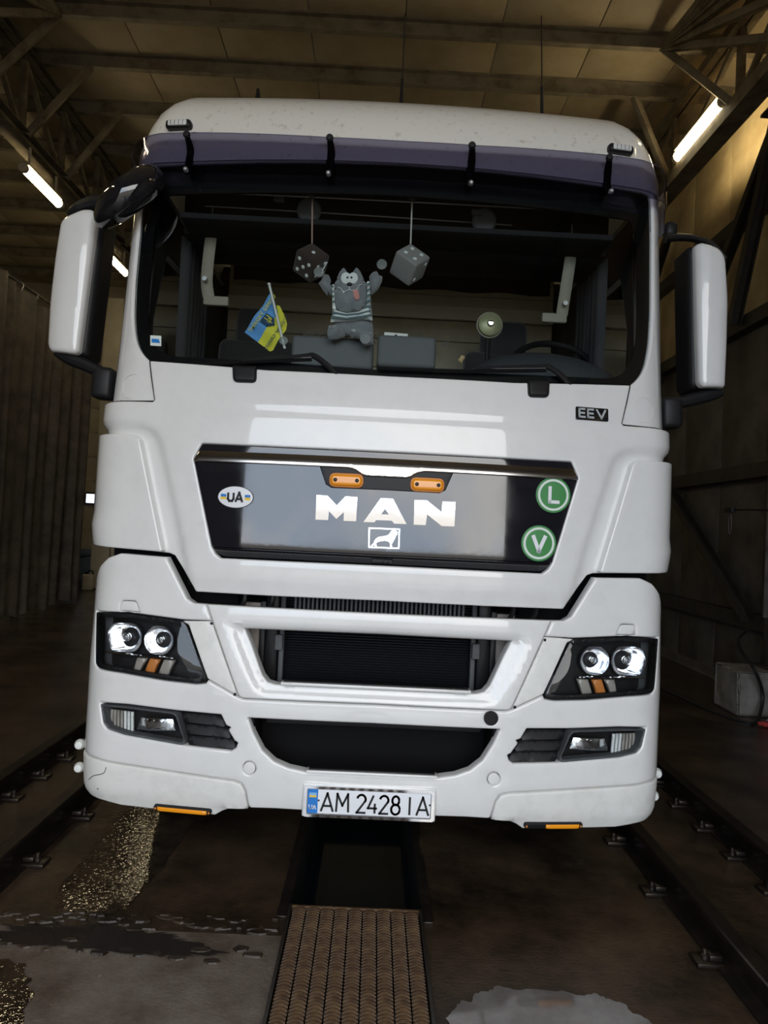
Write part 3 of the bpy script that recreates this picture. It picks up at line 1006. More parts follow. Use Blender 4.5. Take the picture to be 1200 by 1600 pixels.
tube('curtain_rail', [(-5.36, cy0 - .2, 4.90), (-5.36, cy1 + .1, 4.90)], .018, 'dark_steel', ct, 8)
for y in np.arange(cy0 + .2, cy1, .45):
    tube('curtain_hook', [(-5.36, y, 4.93), (-5.33, y, 4.88), (-5.36, y, 4.80)], .008, 'steel', ct, 5)
for y in (cy0 + .1, cy1):
    tube('hanger_rod', [(-5.36, y, 4.92), (-5.36, y, ZC - .1)], .012, 'dark_steel', ct, 6)

# ================================================================== THE TRUCK
TK = thing('truck', 'large white tractor truck parked facing the camera over the pit', 'truck', (0, 1.2, 0))
SB = Surf(7.0, 1.13, .19, [(.25, .07), (.36, .035), (.46, .012), (.56, .0), (.95, .0), (1.1, .012), (1.4, .03)])
SC = Surf(6.0, 1.150, .17, [(1.0, .048), (1.3, .048), (1.6, .050), (1.9, .056), (2.05, .066), (2.29, .11), (2.36, .122), (3.22, .235), (3.34, .25), (3.6, .28)])

# ---- cab shell (front, sides) with openings for windscreen and door windows
ws_px = [(226, 262), (219, 322), (208, 443), (206.5, 495), (211, 531), (222, 553), (240, 569)]
ws = SC.uns(ws_px)
z_top = ws[0][1] - .005
z_bot = SC.un(600, 592)[1] - .05
ws_loop = both([np.array([0, z_top + .02]), np.array([-.6, z_top + .015])] + ws + [np.array([-.75, z_bot - .0]), np.array([0, z_bot])])
ws_loop = fillet(ws_loop, .04, 3)
SE = SC.s_end
shell_bot, shell_top = 1.16, 3.33
side_win = [(-SE - .22, 2.30), (-SE - .22, 2.60), (-SE - .34, 3.02), (-SE - .95, 3.05), (-SE - .95, 2.22)]
side_win = fillet([np.array(p) for p in side_win], .05, 3)
outer = [np.array(p) for p in ((-SE - 2.1, shell_top), (-SE - 2.1, shell_bot), (-SE - .2, shell_bot), (-SE - .2, 1.56), (SE + .2, 1.56), (SE + .2, shell_bot), (SE + 2.1, shell_bot), (SE + 2.1, shell_top))]
cab = panel('cab_shell', SC, outer, 'paint', TK, holes=[ws_loop, side_win, mirror(side_win)], thick=.05, r=.010, step=.07, bseg=.035)
for sgn in (-1, 1):
    lp = side_win if sgn < 0 else mirror(side_win)
    panel('door_window', SC, lp, 'windscreen', TK, off=-.03, thick=.004, r=0, step=.15)
# dark lining of the cab sides
for sgn in (-1, 1):
    lp = side_win if sgn < 0 else mirror(side_win)
    L = [np.array(p) for p in ((-SE - 2.05, 3.28), (-SE - 2.05, 1.25), (-SE - .16, 1.6), (-SE - .16, 3.28))]
    panel('cab_lining', SC, L if sgn < 0 else mirror(L), 'interior', TK, holes=[lp], off=-.056, thick=.004, r=0, step=.2)
# rear wall and floor of the cab
W_ = SC.P(SE + .1, 2.0)[0]
box('cab_rear_wall', (0, 2.27, 2.32), (2 * W_ - .02, .05, 2.3), 'interior', TK)
box('cab_floor', (0, 1.28, 1.20), (2 * W_ - .06, 1.9, .06), 'interior', TK)

# ---- roof: rows from the header up to the crown
rows = []
prof = [(3.26, .232, 1.0), (3.34, .242, .998), (3.40, .252, .988), (3.48, .275, .970), (3.55, .315, .952), (3.615, .378, .932), (3.675, .46, .912), (3.725, .57, .895), (3.76, .70, .880),
        (3.785, .85, .855), (3.80, 1.03, .83), (3.81, 1.3, .80), (3.815, 1.6, .77)]
ss = np.concatenate([np.linspace(-SE - 1.95, -SE - .3, 6), np.linspace(-SE - .2, -SE + .32, 14), np.linspace(-.85, .85, 25), np.linspace(SE - .32, SE + .2, 14), np.linspace(SE + .3, SE + 1.95, 6)])
base = SC.P(ss, np.full(len(ss), 2.0)) - np.array([0, SC.P(0, 2.0)[1], 0])
vs, fs = [], []
n = len(ss)
for z, y0, k in prof:
    for b in base:
        crown = 0
        cur = min(b[1], .112)
        tt = min(max((z - 3.40) / .36, 0), 1)
        yy = y0 + (cur * (1 - .75 * tt) + b[1] - cur) * (2.25 - y0) / (2.25 - .232)
        vs.append((b[0] * k * (1 - .025 * tt), yy, z + .008 * (1 - (b[0] / 1.3) ** 2)))
vs += [(b[0] * .6, 1.9 + b[1] * .1, 3.835) for b in base]
R = len(prof) + 1
for j in range(R - 1):
    for i in range(n - 1):
        fs.append((j * n + i, j * n + i + 1, (j + 1) * n + i + 1, (j + 1) * n + i))
roof = mesh('cab_roof', vs, fs, 'roof_lamplit', TK, angle=60)
# roof rear closing
box('cab_rear_wall', (0, 2.27, 3.55), (2.2, .04, .45), 'paint', TK)
box('roof_hatch', (-.30, 1.35, 3.85), (.7, .6, .05), 'paint', TK, bevel=.02)
box('roof_hatch', (.55, 1.2, 3.835), (.35, .4, .04), 'paint', TK, bevel=.015)
def whip(pb, pt, y, rad):
    a, b = hit(*pb, 1, y), hit(*pt, 1, y)
    m_ = a + (b - a) * .28
    t = tube('antenna', [a - np.array([0, 0, .10]), a, m_], [.016, .012, .008], 'black', TK, 8)
    tube('antenna_whip', [m_, b], rad, 'black', t, 6)
whip((627, 162), (633, 22), 1.0, .0035)
whip((847, 178), (846, 25), 1.0, .0035)
a = hit(403, 153, 1, 1.0); b = hit(403, 139, 1, 1.0)
tube('antenna_stub', [a - np.array([0, 0, .05]), a, b], [.03, .016, .008], 'black', TK, 8)

# ---- windscreen: frit band and glass
fr_in = SC.uns([(254, 300), (240, 334), (229, 443), (226, 490), (231, 524), (246, 547), (270, 554)])
zt_i = SC.un(600, 300)[1]
zb_i = SC.un(600, 576)[1]
inner = fillet(both([np.array([0, zt_i])] + fr_in + [np.array([0, zb_i])]), .03, 3)
grow = [p + np.array([np.sign(p[0]) * .0, 0]) for p in ws_loop]
panel('windscreen_frame', SC, grow, 'frit', TK, holes=[inner], off=-.022, thick=.012, r=0, step=.08)
wsg = panel('windscreen', SC, ws_loop, 'windscreen', TK, off=-.014, thick=.004, r=0, step=.10)
# small sticker in the corner of the windscreen
stp = SC.uns([(235, 524), (252, 525), (252, 541), (235, 540)], -.012)
stk_ = panel('windscreen_sticker', SC, stp, 'sticker_white', TK, off=-.011, thick=.001, r=0, step=.05)
panel('sticker_print', SC, SC.uns([(237, 529), (248, 530), (250, 536), (237, 535)], -.01), 'blue_print', stk_, off=-.0095, thick=.001, r=0, step=.05)
c = SC.uns([(211, 531)])

# ---- hood (front flap) with stepped-in flanks
hood_px = [(238.5, 567.5), (241, 590), (246, 628), (243, 631)]
hp = SC.uns(hood_px)
hl = [np.array([0, SC.un(600, 591)[1]]), SC.un(420, 582), SC.un(300, 572)] + hp
zc1 = SC.un(200, 630)[1]
hl += [np.array([-1.2, zc1]), np.array([-SE - .12, zc1]), np.array([-SE - .12, SC.un(168, 850)[1]])]
hl += SC.uns([(245, 862), (264, 864), (273, 868), (307.5, 924), (430, 931)])
hl += [np.array([0, SC.un(590, 938)[1]])]
raise_l = SC.uns([(600, 640), (430, 640)]) and [np.array([0, 2.6]), np.array([-1.5, 2.6]), np.array([-1.5, SC.un(180, 664)[1]])] + SC.uns([(190, 665), (225, 668), (243, 674), (252, 688), (270, 765), (296, 890), (312, 960)]) + [np.array([0, 1.0])]
raise_loop = resample(both(fillet(raise_l, [0, 0, 0, 0, .02, .03, .03, 0, 0, 0, 0])), .05)
def raised(V):
    d = dist(V, [raise_loop])
    d = np.where(inside(V, [raise_loop]), d, -d)
    t = np.clip((d + .030) / .05, 0, 1)
    return -.030 * (1 - t * t * (3 - 2 * t))
zcr = SC.un(600, 652)[1]
def hood_field(V):
    zz = np.clip((V[:, 1] - zcr) / .012, -1, 1)
    groove = -.0035 * np.maximum(0, 1 - np.abs((V[:, 1] - zcr) / .010)) * (np.abs(V[:, 0]) < 1.02)
    lowlip = -.010 * np.clip((SC.un(600, 915)[1] - V[:, 1]) / .05, 0, 1)
    return raised(V) + groove + lowlip
_low = SC.un(600, 915)[1]
def hood_field(V, zl=_low):
    groove = -.0035 * np.maximum(0, 1 - np.abs((V[:, 1] - zcr) / .012)) * (np.abs(V[:, 0]) < 1.02)
    lowlip = -.012 * np.clip((zl - V[:, 1]) / .05, 0, 1)
    return raised(V) + groove + lowlip
gp_px = [(600, 706), (450, 699), (315.5, 692.5), (302.5, 716), (304, 724), (330.5, 854), (336, 865), (344, 872), (600, 884)]
HO = .030                       # hood stands proud of the shell
gp = SC.uns(gp_px, HO)
gp[0] = np.array([0, gp[0][1]]); gp[-1] = np.array([0, gp[-1][1]])
grille_loop = both(gp)
hood = panel('hood', SC, both(hl), 'paint', TK, holes=[grille_loop], off=HO, thick=.028, r=.008, step=.022, field=hood_field, bseg=.009)

# ---- grille panel in the hood
def inset(loop, d):
    L = np.array(loop); c_ = L.mean(0)
    lo, hi = L.min(0), L.max(0)
    s = 1 - 2 * d / (hi - lo)
    m_ = (lo + hi) / 2
    return [m_ + (p - m_) * s for p in L]
GL = inset(grille_loop, .004)
z_lip = SC.un(600, 868, HO)[1]
lip_half = np.array([p for p in GL])
def clip_poly(loop, z, above=True):
    out = []
    for i in range(len(loop)):
        a, b = loop[i], loop[(i + 1) % len(loop)]
        ia, ib = (a[1] >= z) == above, (b[1] >= z) == above
        if ia: out.append(a)
        if ia != ib:
            t = (z - a[1]) / (b[1] - a[1]); out.append(a + (b - a) * t)
    return out
z_ch = SC.un(600, 733, HO)[1]
main = clip_poly(GL, z_lip + .002, True)
grl = panel('grille_panel', SC, main, 'grille_black', TK, off=HO + .006, thick=.03, r=.002, step=.03, bseg=.012)
def lip_field(V): return -.045 * np.clip((z_lip - V[:, 1]) / .05, 0, 1)
panel('grille_lip', SC, clip_poly(GL, z_lip - .001, False), 'grille_black', TK, off=HO + .006, thick=.02, r=.003, step=.015, field=lip_field, bseg=.015)
cp = SC.uns([(580, 873), (614, 875), (613, 882), (581, 880)], HO)
panel('latch_slot', SC, fillet(cp, .006), 'black', TK, off=HO - .004, thick=.012, r=.003, step=.02)
# chrome strip along the top with the dipped middle
dip = SC.uns([(497, 730), (545, 732), (556, 736), (566, 742), (573, 744.5)], HO)
zc_side = SC.un(450, 727, HO)[1]
ch_top = clip_poly(GL, zc_side, True)
dl = [np.array([-abs(p[0]), p[1]]) for p in dip]
zd = dl[-1][1]
strip_half = [p for p in gp if p[1] > zc_side]
st_l = [np.array([0, gp[0][1] - .004]), gp[1] - [0, .004], gp[2] + np.array([.003, -.004])]
q = clip_poly(GL, zc_side, True)
left_pts = sorted([p for p in q if p[0] < 0], key=lambda p: p[0])
st_l += [np.array([left_pts[0][0] + .001, zc_side])]
st_l += [np.array([dl[1][0], zc_side]), np.array([dl[2][0], zc_side - .008]), np.array([dl[3][0], zd + .006]), np.array([dl[4][0], zd]), np.array([0, zd])]
def chrome_field(V):
    # bull-nosed strip: leans back towards the top
    t = np.clip((V[:, 1] - zc_side) / (gp[0][1] - zc_side), 0, 1)
    return -.030 * t ** 1.6
panel('chrome_strip', SC, both(st_l), 'chrome_soft', TK, off=HO + .020, thick=.03, r=.004, step=.014, field=chrome_field, bseg=.012)
# recess with the two amber lamps
rec = SC.uns([(499, 729), (509, 757), (518, 762.5), (600, 766)], HO + .006)
rec = [np.array([0, zc_side + .004])] + [np.array([rec[0][0], zc_side + .004])] + rec[1:3] + [np.array([0, rec[3][1]])]
rcs = panel('lamp_recess', SC, both(rec), 'black', TK, off=HO + .0085, thick=.006, r=.003, step=.02, bseg=.012)
for px, py in ((541, 750.5), (668, 757.5)):
    c_ = SC.un(px, py, HO + .02)
    w, h = .066, .0245
    lo = fillet([c_ + [-w, -h], c_ + [w, -h], c_ + [w, h], c_ + [-w, h]], .024, 6)
    al = panel('amber_lamp', SC, lo, 'amber', TK, off=HO + .030, thick=.022, r=.012, step=.012, bseg=.008)
    ring = fillet([c_ + [-w - .006, -h - .006], c_ + [w + .006, -h - .006], c_ + [w + .006, h + .006], c_ + [-w - .006, h + .006]], .03, 6)
    panel('lamp_rim', SC, ring, 'amber_dull', al, off=HO + .018, thick=.010, r=.004, step=.03, bseg=.01)
    for sx in (-.045, .045):
        panel('lamp_screw', SC, circle(c_ + [sx, 0], .0085, 12), 'black', al, off=HO + .032, thick=.004, r=.002, step=0)
# hex-like texture ribs of the recess
for k in range(11):
    x = -.12 + .024 * k
    c_ = np.array([x, rec[3][1] - .0 + .03])
    panel('recess_rib', SC, [c_ + [-.008, -.012], c_ + [.008, -.012], c_ + [.004, .014], c_ + [-.004, .014]], 'black', rcs, off=HO + .0115, thick=.004, r=.002, step=0)

# ---- chrome lettering M A N and the lion badge
def L7(pts): return SC.uns([(460 + x / 4.2857, 740 + y / 4.2857) for x, y in pts], HO + .015)
letters = [
    [[(148, 143), (222, 148), (283, 212), (343, 152), (422, 158), (413, 319), (329, 316), (331, 258), (281, 304), (231, 252), (225, 311), (140, 308)]],
    [[(578, 165), (660, 168), (752, 338), (668, 335), (652, 315), (546, 311), (536, 326), (462, 324)], [(607, 236), (582, 272), (632, 274)]],
    [[(805, 177), (888, 180), (985, 256), (992, 188), (1079, 190), (1073, 354), (986, 351), (889, 274), (880, 345), (799, 342)]],
]
for L in letters:
    loops = [L7(l) for l in L]
    panel('chrome_letter', SC, loops[0], 'chrome', TK, holes=loops[1:], off=HO + .014, thick=.010, r=0, step=0, bseg=.2, angle=30, field=lambda V: .046 * (V[:, 1] - 1.69))
fo = L7([(497, 360), (708, 369), (703, 505), (494, 497)])
fi = L7([(506, 369), (699, 377), (694, 496), (503, 488)])
bdg = panel('lion_badge', SC, fo, 'chrome', TK, holes=[fi], off=HO + .013, thick=.008, r=0, step=0)
panel('badge_field', SC, fi, 'black_gloss', bdg, off=HO + .0085, thick=.004, r=0, step=.05)
lion = L7([(664, 374), (676, 379), (690, 390), (693, 398), (684, 402), (690, 410), (680, 415), (676, 430), (668, 444), (658, 462), (650, 474), (656, 490), (640, 491), (640, 466),
           (630, 455), (605, 449), (580, 452), (556, 459), (546, 468), (553, 487), (538, 488), (532, 476), (518, 490), (510, 484), (530, 466), (536, 450), (546, 436), (562, 425), (600, 419), (628, 412), (640, 398), (648, 384)])
panel('lion_figure', SC, lion, 'chrome', bdg, off=HO + .012, thick=.006, r=0, step=0, bseg=.02)

# ---- stickers on the grille
def surf_frame(c_, off):
    P0 = SC.P(c_[0], c_[1]); n_ = SC.N(c_[0], c_[1])
    u_ = SC.P(c_[0] + .01, c_[1]) - P0; u_ /= np.linalg.norm(u_)
    v_ = np.cross(n_, u_); 
    if v_[2] < 0: v_ = -v_
    return (P0 + off * n_, u_, v_, n_)
c_ = SC.un(368, 776.7, HO + .008)
us = panel('country_sticker', SC, circle(c_, .076, 36, .60), 'white_print', TK, off=HO + .0085, thick=.002, r=.0005, step=.05)
panel('sticker_edge', SC, circle(c_, .0775, 36, .61), 'black_print', us, holes=[circle(c_, .075, 36, .60)], off=HO + .009, thick=.002, r=0, step=0)
fr = surf_frame(c_, HO + .0095)
strokes('sticker_letters', [[(-.032, .018), (-.032, -.008), (-.026, -.017), (-.014, -.017), (-.008, -.008), (-.008, .018)],
                            [(.001, -.021), (.016, .019), (.031, -.021)], [(.006, -.008), (.026, -.008)]], .0095, fr, 'black_print', us)
for sx in (-1, 1):
    for dz, m_ in ((.0055, 'blue_print'), (-.0055, 'yellow_print')):
        panel('flag_print', SC, fillet([c_ + [sx * .052 - .012, dz - .006], c_ + [sx * .052 + .012, dz - .006], c_ + [sx * .052 + .012, dz + .006], c_ + [sx * .052 - .012, dz + .006]], .004), m_, us, off=HO + .0095, thick=.001, r=0, step=0)
for (px, py), L in (((864.5, 773.5), [[(-.016, .037), (-.016, -.030), (.028, -.030)]]), ((842, 849), [[(-.028, .034), (0, -.032), (.028, .034)]])):
    c_ = SC.un(px, py, HO + .008)
    s_ = panel('green_sticker', SC, circle(c_, .0765, 40), 'green', TK, off=HO + .0085, thick=.002, r=.0005, step=.06)
    panel('sticker_ring', SC, circle(c_, .068, 40), 'sticker_white', s_, holes=[circle(c_, .058, 40)], off=HO + .0095, thick=.001, r=0, step=0)
    strokes('sticker_letter', L, .0145 if len(L[0]) == 3 and L[0][0][0] == -.016 else .0165, surf_frame(c_, HO + .0095), 'white_print', s_)
# EEV badge
c_ = SC.un(924.5, 647.5, HO)
eb = panel('emission_badge', SC, fillet([c_ + [-.075, -.029], c_ + [.075, -.029], c_ + [.075, .029], c_ + [-.075, .029]], .006), 'black_gloss', TK, off=HO + .008, thick=.01, r=.003, step=.05)
fr = surf_frame(c_, HO + .009)
E_ = lambda x: [[(x + .028, .018), (x, .018), (x, -.018), (x + .028, -.018)], [(x, 0), (x + .026, 0)]]
strokes('badge_letters', E_(-.062) + E_(-.022) + [[(.018, .021), (.040, -.019), (.060, .021)]], .009, fr, 'badge_silver', eb, h=.002)
strokes('badge_line', [[(-.064, -.0245), (.045, -.0245)]], .002, fr, 'chrome', eb, h=.002)

# dark rubber seam between the hood and the corner panels
for sgn in (-1, 1):
    L = [SC.un(237, 565)] + [p + np.array([-.005, -.001]) for p in hp[:2]] + [hp[2] + [-.004, .002], hp[3] + [-.004, .006], np.array([-1.2, zc1 + .004]), np.array([-SE - .05, zc1 + .004])]
    L = np.array(fillet(L, [0, 0, 0, .01, .01, 0, 0])[:-1] + [L[-1]])
    q = SC.P(L[:, 0] * -sgn, L[:, 1]) + .012 * SC.N(L[:, 0] * -sgn, L[:, 1])
    tube('hood_seal', list(q), .0045, 'black_soft', TK, 6)

# ---- side air deflectors
def deflector(sgn):
    pts = SC.uns([(210, 679), (217.5, 686), (252.5, 860), (250, 862)], HO + .012)
    zt, zb = SC.un(162, 674.5, HO + .035)[1], SC.un(160, 853.5, HO + .035)[1]
    zk = SC.un(160, 812, HO + .035)[1]
    L = [np.array([-SE + .04, zt]), pts[0], pts[1], pts[2], pts[3], np.array([-SE + .02, zb]), np.array([-SE - .42, zb]), np.array([-SE - .42, zt])]
    L = fillet(L, [.0, .02, .02, .01, .01, 0, .05, .05])
    def f(V):
        t = np.clip((V[:, 1] - zk) / .02, 0, 1)
        w = np.clip((np.abs(V[:, 0]) - SE + .22) / .3, 0, 1)
        low = np.clip((zk - V[:, 1]) / (zk - zb), 0, 1)
        return w * (0.016 * (1 - t) - .026 * low ** 1.5)
    if sgn > 0: L = mirror(L)
    return panel('air_deflector', SC, L, 'paint', TK, off=HO + .010, thick=.05, r=.008, step=.03, field=f, bseg=.015)
deflector(-1); deflector(1)
# faint round mark left by an old emblem on each corner panel
for px, py in ((207.5, 603), (1006, 640)):
    c_ = SC.un(px, py)
    panel('emblem_mark', SC, circle(c_, .060, 30), 'paint_trim', TK, holes=[circle(c_, .055, 30)], off=.0015, thick=.002, r=0, step=0)
# dark seam under the corner panels
for sgn in (-1, 1):
    z0 = zc1 + .008
    L = [np.array([-SE - .02, z0 - .006]), np.array([-SE + .16, z0 - .006]), np.array([-SE + .16, z0 + .005]), np.array([-SE - .02, z0 + .005])]
    panel('panel_seam', SC, L if sgn < 0 else mirror(L), 'black', TK, off=.0015, thick=.004, r=0, step=0)

# ---- bumper, headlights, fog lamps
hd_px = [(150.8, 956), (200, 959), (283, 970), (291, 977), (321, 1061), (319, 1066), (306, 1067.5), (257, 1062), (190, 1050), (154, 1043), (149.5, 1036)]
head = SB.uns(hd_px)
fog_px = [(156, 1097), (200, 1101), (279, 1111), (344.8, 1117), (353, 1134), (360, 1137), (356, 1141), (366, 1158), (371, 1161), (368, 1169), (361, 1173.5), (292, 1165.6), (194, 1149), (168, 1140.5), (160, 1130)]
fog = SB.uns(fog_px)
seam = SB.uns([(322.5, 944), (331, 970), (372, 1089)])
z_seam = SB.un(584, 1101)[1]
up_in = SB.uns([(380, 982.5), (391, 1008), (408, 1056), (416, 1067), (428, 1071)])
zu_t, zu_b = SB.un(591, 991.5)[1], SB.un(589, 1078.5)[1]
upper_hole = both([np.array([0, zu_t])] + up_in + [np.array([0, zu_b])])
lo_in = SB.uns([(387.5, 1122), (396, 1146), (410, 1173), (428, 1190), (450, 1200), (476, 1206)])
zl_t, zl_b = SB.un(584, 1131)[1], SB.un(580, 1211)[1]
lower_hole = both([np.array([0, zl_t])] + lo_in + [np.array([0, zl_b])])
SEB = SB.s_end
g = .0022
# lower bumper (one piece from corner to corner, carrying lamp openings)
t1 = SB.uns([(259, 870.5), (292, 935), (302, 942)])
low_l = [np.array([0, z_seam - g])] + [SB.un(380, 1092) - [0, g]] + [seam[2] + [-.0, -g]]
low_l += [head[4] + [.010, -.004], head[5] + [.006, -.006], head[6] + [0, -.006], head[7] + [0, -.006], head[8] + [0, -.006], head[9] + [-.005, -.006], head[10] + [-.006, 0],
          head[0] + [-.006, .004], head[1] + [0, .006], head[2] + [0, .005], SB.un(331, 970) + [-g, .0], seam[0] + [-g, 0]]
low_l += [t1[2], t1[1], t1[0]]
z186 = SB.un(188, 864.5)
zsh = SB.un(175, 905)[1]
ssil = -SEB + .07
low_l += [z186] + [np.array([z186[0] + (ssil - z186[0]) * a_, z186[1] - b_]) for a_, b_ in ((.35, .022), (.7, .065), (.95, .115), (1.15, .16))] + [np.array([-SEB - .12, z186[1] - .22]), np.array([-SEB - .55, z186[1] - .26])]
sk = SB.uns([(175, 1192), (250, 1203.5), (365, 1220.5), (377, 1225), (383, 1236), (388.5, 1264)])
zs0 = SB.un(160, 1187)[1]
low_l += [np.array([-SEB - .55, zs0 + .03]), np.array([-SEB - .05, zs0 + .01]), SB.un(150, 1184.5)] + [p + [g * .6, g] for p in sk]
low_l += [np.array([-.40, SB.un(430, 1264.5)[1]]), np.array([0, SB.un(578, 1272)[1]])]
caps = []
for px, py in ((389.5, 1200), (772, 1218)):
    caps.append(SB.un(px, py))
capc = np.array([(-abs(caps[0][0]) - abs(caps[1][0])) / 2, (caps[0][1] + caps[1][1]) / 2])
washer = SB.uns([(187.5, 956.3), (190, 938), (212, 939), (217.5, 958.6)])
washer = fillet([washer[0] + [0, .006], washer[1], washer[2], washer[3] + [0, .006]], [0, .012, .012, 0])
sens = SB.un(767, 1122)
hl_ = [lower_hole, fog, mirror(fog), circle(capc, .0275, 24), circle(capc * [-1, 1], .0275, 24), washer, mirror(washer), circle(sens, .027, 20)]
def bump_field(V):
    # soft crease above the skirt and a raised shoulder line
    return .006 * np.exp(-((V[:, 1] - (zs0 + .03)) / .02) ** 2) * 0
bumper = panel('bumper', SB, both(low_l), 'paint', TK, holes=hl_, off=0, thick=.05, r=.010, step=.04, bseg=.010)
for s in (1, -1):
    panel('tow_cap', SB, circle(capc * [s, 1], .0252, 24), 'paint', TK, off=0, thick=.02, r=.002, step=.03)
    w_ = [p for p in inset(washer, .0022)]
    panel('washer_cover', SB, w_ if s > 0 else mirror(w_), 'paint', TK, off=-.001, thick=.02, r=.002, step=.03)
P_, N_ = SB.P(*sens), SB.N(*sens)
lathe('socket_plug', [(.030, .004), (.030, .007), (.0225, .007), (.021, -.03), (0, -.03)], P_, N_, 'black', TK, seg=24)

# upper centre frame around the intake
cen = [np.array([0, SB.un(594, 958.5)[1]]), SB.un(430, 950), seam[0] + [g, 0], SB.un(331, 970) + [g, 0], seam[2] + [g, g], SB.un(380, 1092) + [0, g], np.array([0, z_seam + g])]
rim_u = both([np.array([0, zu_t + .012])] + [p + d_ for p, d_ in zip(up_in, ([-.055, .012], [-.055, 0], [-.045, -.008], [-.04, -.03], [-.02, -.035]))] + [np.array([0, zu_b - .035])])
rim_u_r = resample(rim_u, .03)
def cen_field(V):
    d = dist(V, [rim_u_r]); ins = inside(V, [rim_u_r])
    d = np.where(ins, d, -d)
    t = np.clip((d + .012) / .03, 0, 1)
    return -.022 * t * t * (3 - 2 * t)
panel('bumper_centre', SB, both(cen), 'paint', TK, holes=[upper_hole], off=0, thick=.06, r=.008, step=.020, field=cen_field, bseg=.009)
for px, py in ((330.5, 974), (367, 1085), (851.5, 1000), (804.5, 1105)):
    c_ = SB.un(px, py)
    panel('trim_screw', SB, circle(c_, .006, 10), 'black', TK, off=.002, thick=.004, r=.001, step=0)
# headlight side trim, slightly yellowed
for s in (-1, 1):
    L = [head[2] + [.004, -.0005], SB.un(331, 970) + [-g * 1.5, -g], seam[2] + [-g * 2, g * 2], head[4] + [.008, .002], head[3] + [.010, 0]]
    panel('headlight_trim', SB, L if s < 0 else mirror(L), 'paint_trim', TK, off=-.004, thick=.03, r=.004, step=.03)

# skirts under the bumper
for s in (-1, 1):
    bot = SB.uns([(360, 1265.5), (346, 1270), (335, 1276.5), (286, 1272.5), (239, 1267), (187, 1261), (160, 1253.5)])
    L = [p + [-g * .6, -g] for p in sk][:-1] + [sk[5] + [-g * 1.5, 0]] + bot + [np.array([-SEB + .02, bot[-1][1] + .012]), np.array([-SEB - .10, bot[-1][1] + .03]), np.array([-SEB - .55, bot[-1][1] + .04]), np.array([-SEB - .55, zs0 + .02]), np.array([-SEB - .05, zs0 - .0]), SB.un(150, 1185.5) - [0, g]]
    zlip = SB.un(300, 1257)[1]
    def sf(V):
        t = np.clip((zlip - V[:, 1]) / .012, 0, 1)
        return .004 - .014 * t * t * (3 - 2 * t)
    o = panel('bumper_skirt', SB, L if s < 0 else mirror(L), 'paint_trim', TK, off=0, thick=.05, r=.008, step=.03, field=sf, bseg=.02)
# amber marker lamps on the skirts
def marker(p0, p1, m0, split=None):
    a, b = SB.un(*p0, .012), SB.un(*p1, .012)
    h = .0125
    z = (a[1] + b[1]) / 2
    L = fillet([np.array([a[0], z - h]), np.array([b[0], z - h]), np.array([b[0], z + h]), np.array([a[0], z + h])], .012, 4)
    o = panel('marker_lamp', SB, L, 'black', TK, off=.010, thick=.02, r=.005, step=.03, bseg=.012)
    a2 = a[0] + (.018 if split is None else (b[0] - a[0]) * split)
    L = [np.array([a2, z - .0085]), np.array([b[0] - .018, z - .0085]), np.array([b[0] - .018, z + .0085]), np.array([a2, z + .0085])]
    panel('amber_strip', SB, L, 'amber', o, off=.0165, thick=.008, r=.005, step=.02, bseg=.012)
    for x in (a[0] + .009, b[0] - .009):
        panel('marker_screw', SB, circle((x, z), .005, 10), 'amber_dull', o, off=.012, thick=.003, r=.001, step=0)
marker((239, 1262.5), (329, 1272), 'amber')
marker((820, 1290.5), (911, 1293), 'amber', .36)
# scratches on the left skirt and bumper corner
def scratch(pts, off, w=.0028):
    q = [SB.P(*SB.un(*p, off)) + (off + .001) * SB.N(*SB.un(*p, off)) for p in pts]
    tube('scratch', q, w * .5, 'black_print', TK, 5, 3)
scratch([(139, 1218), (146, 1212), (156, 1210), (163, 1207), (166, 1199)], .0045)
scratch([(152, 1233), (154, 1232)], .0045)

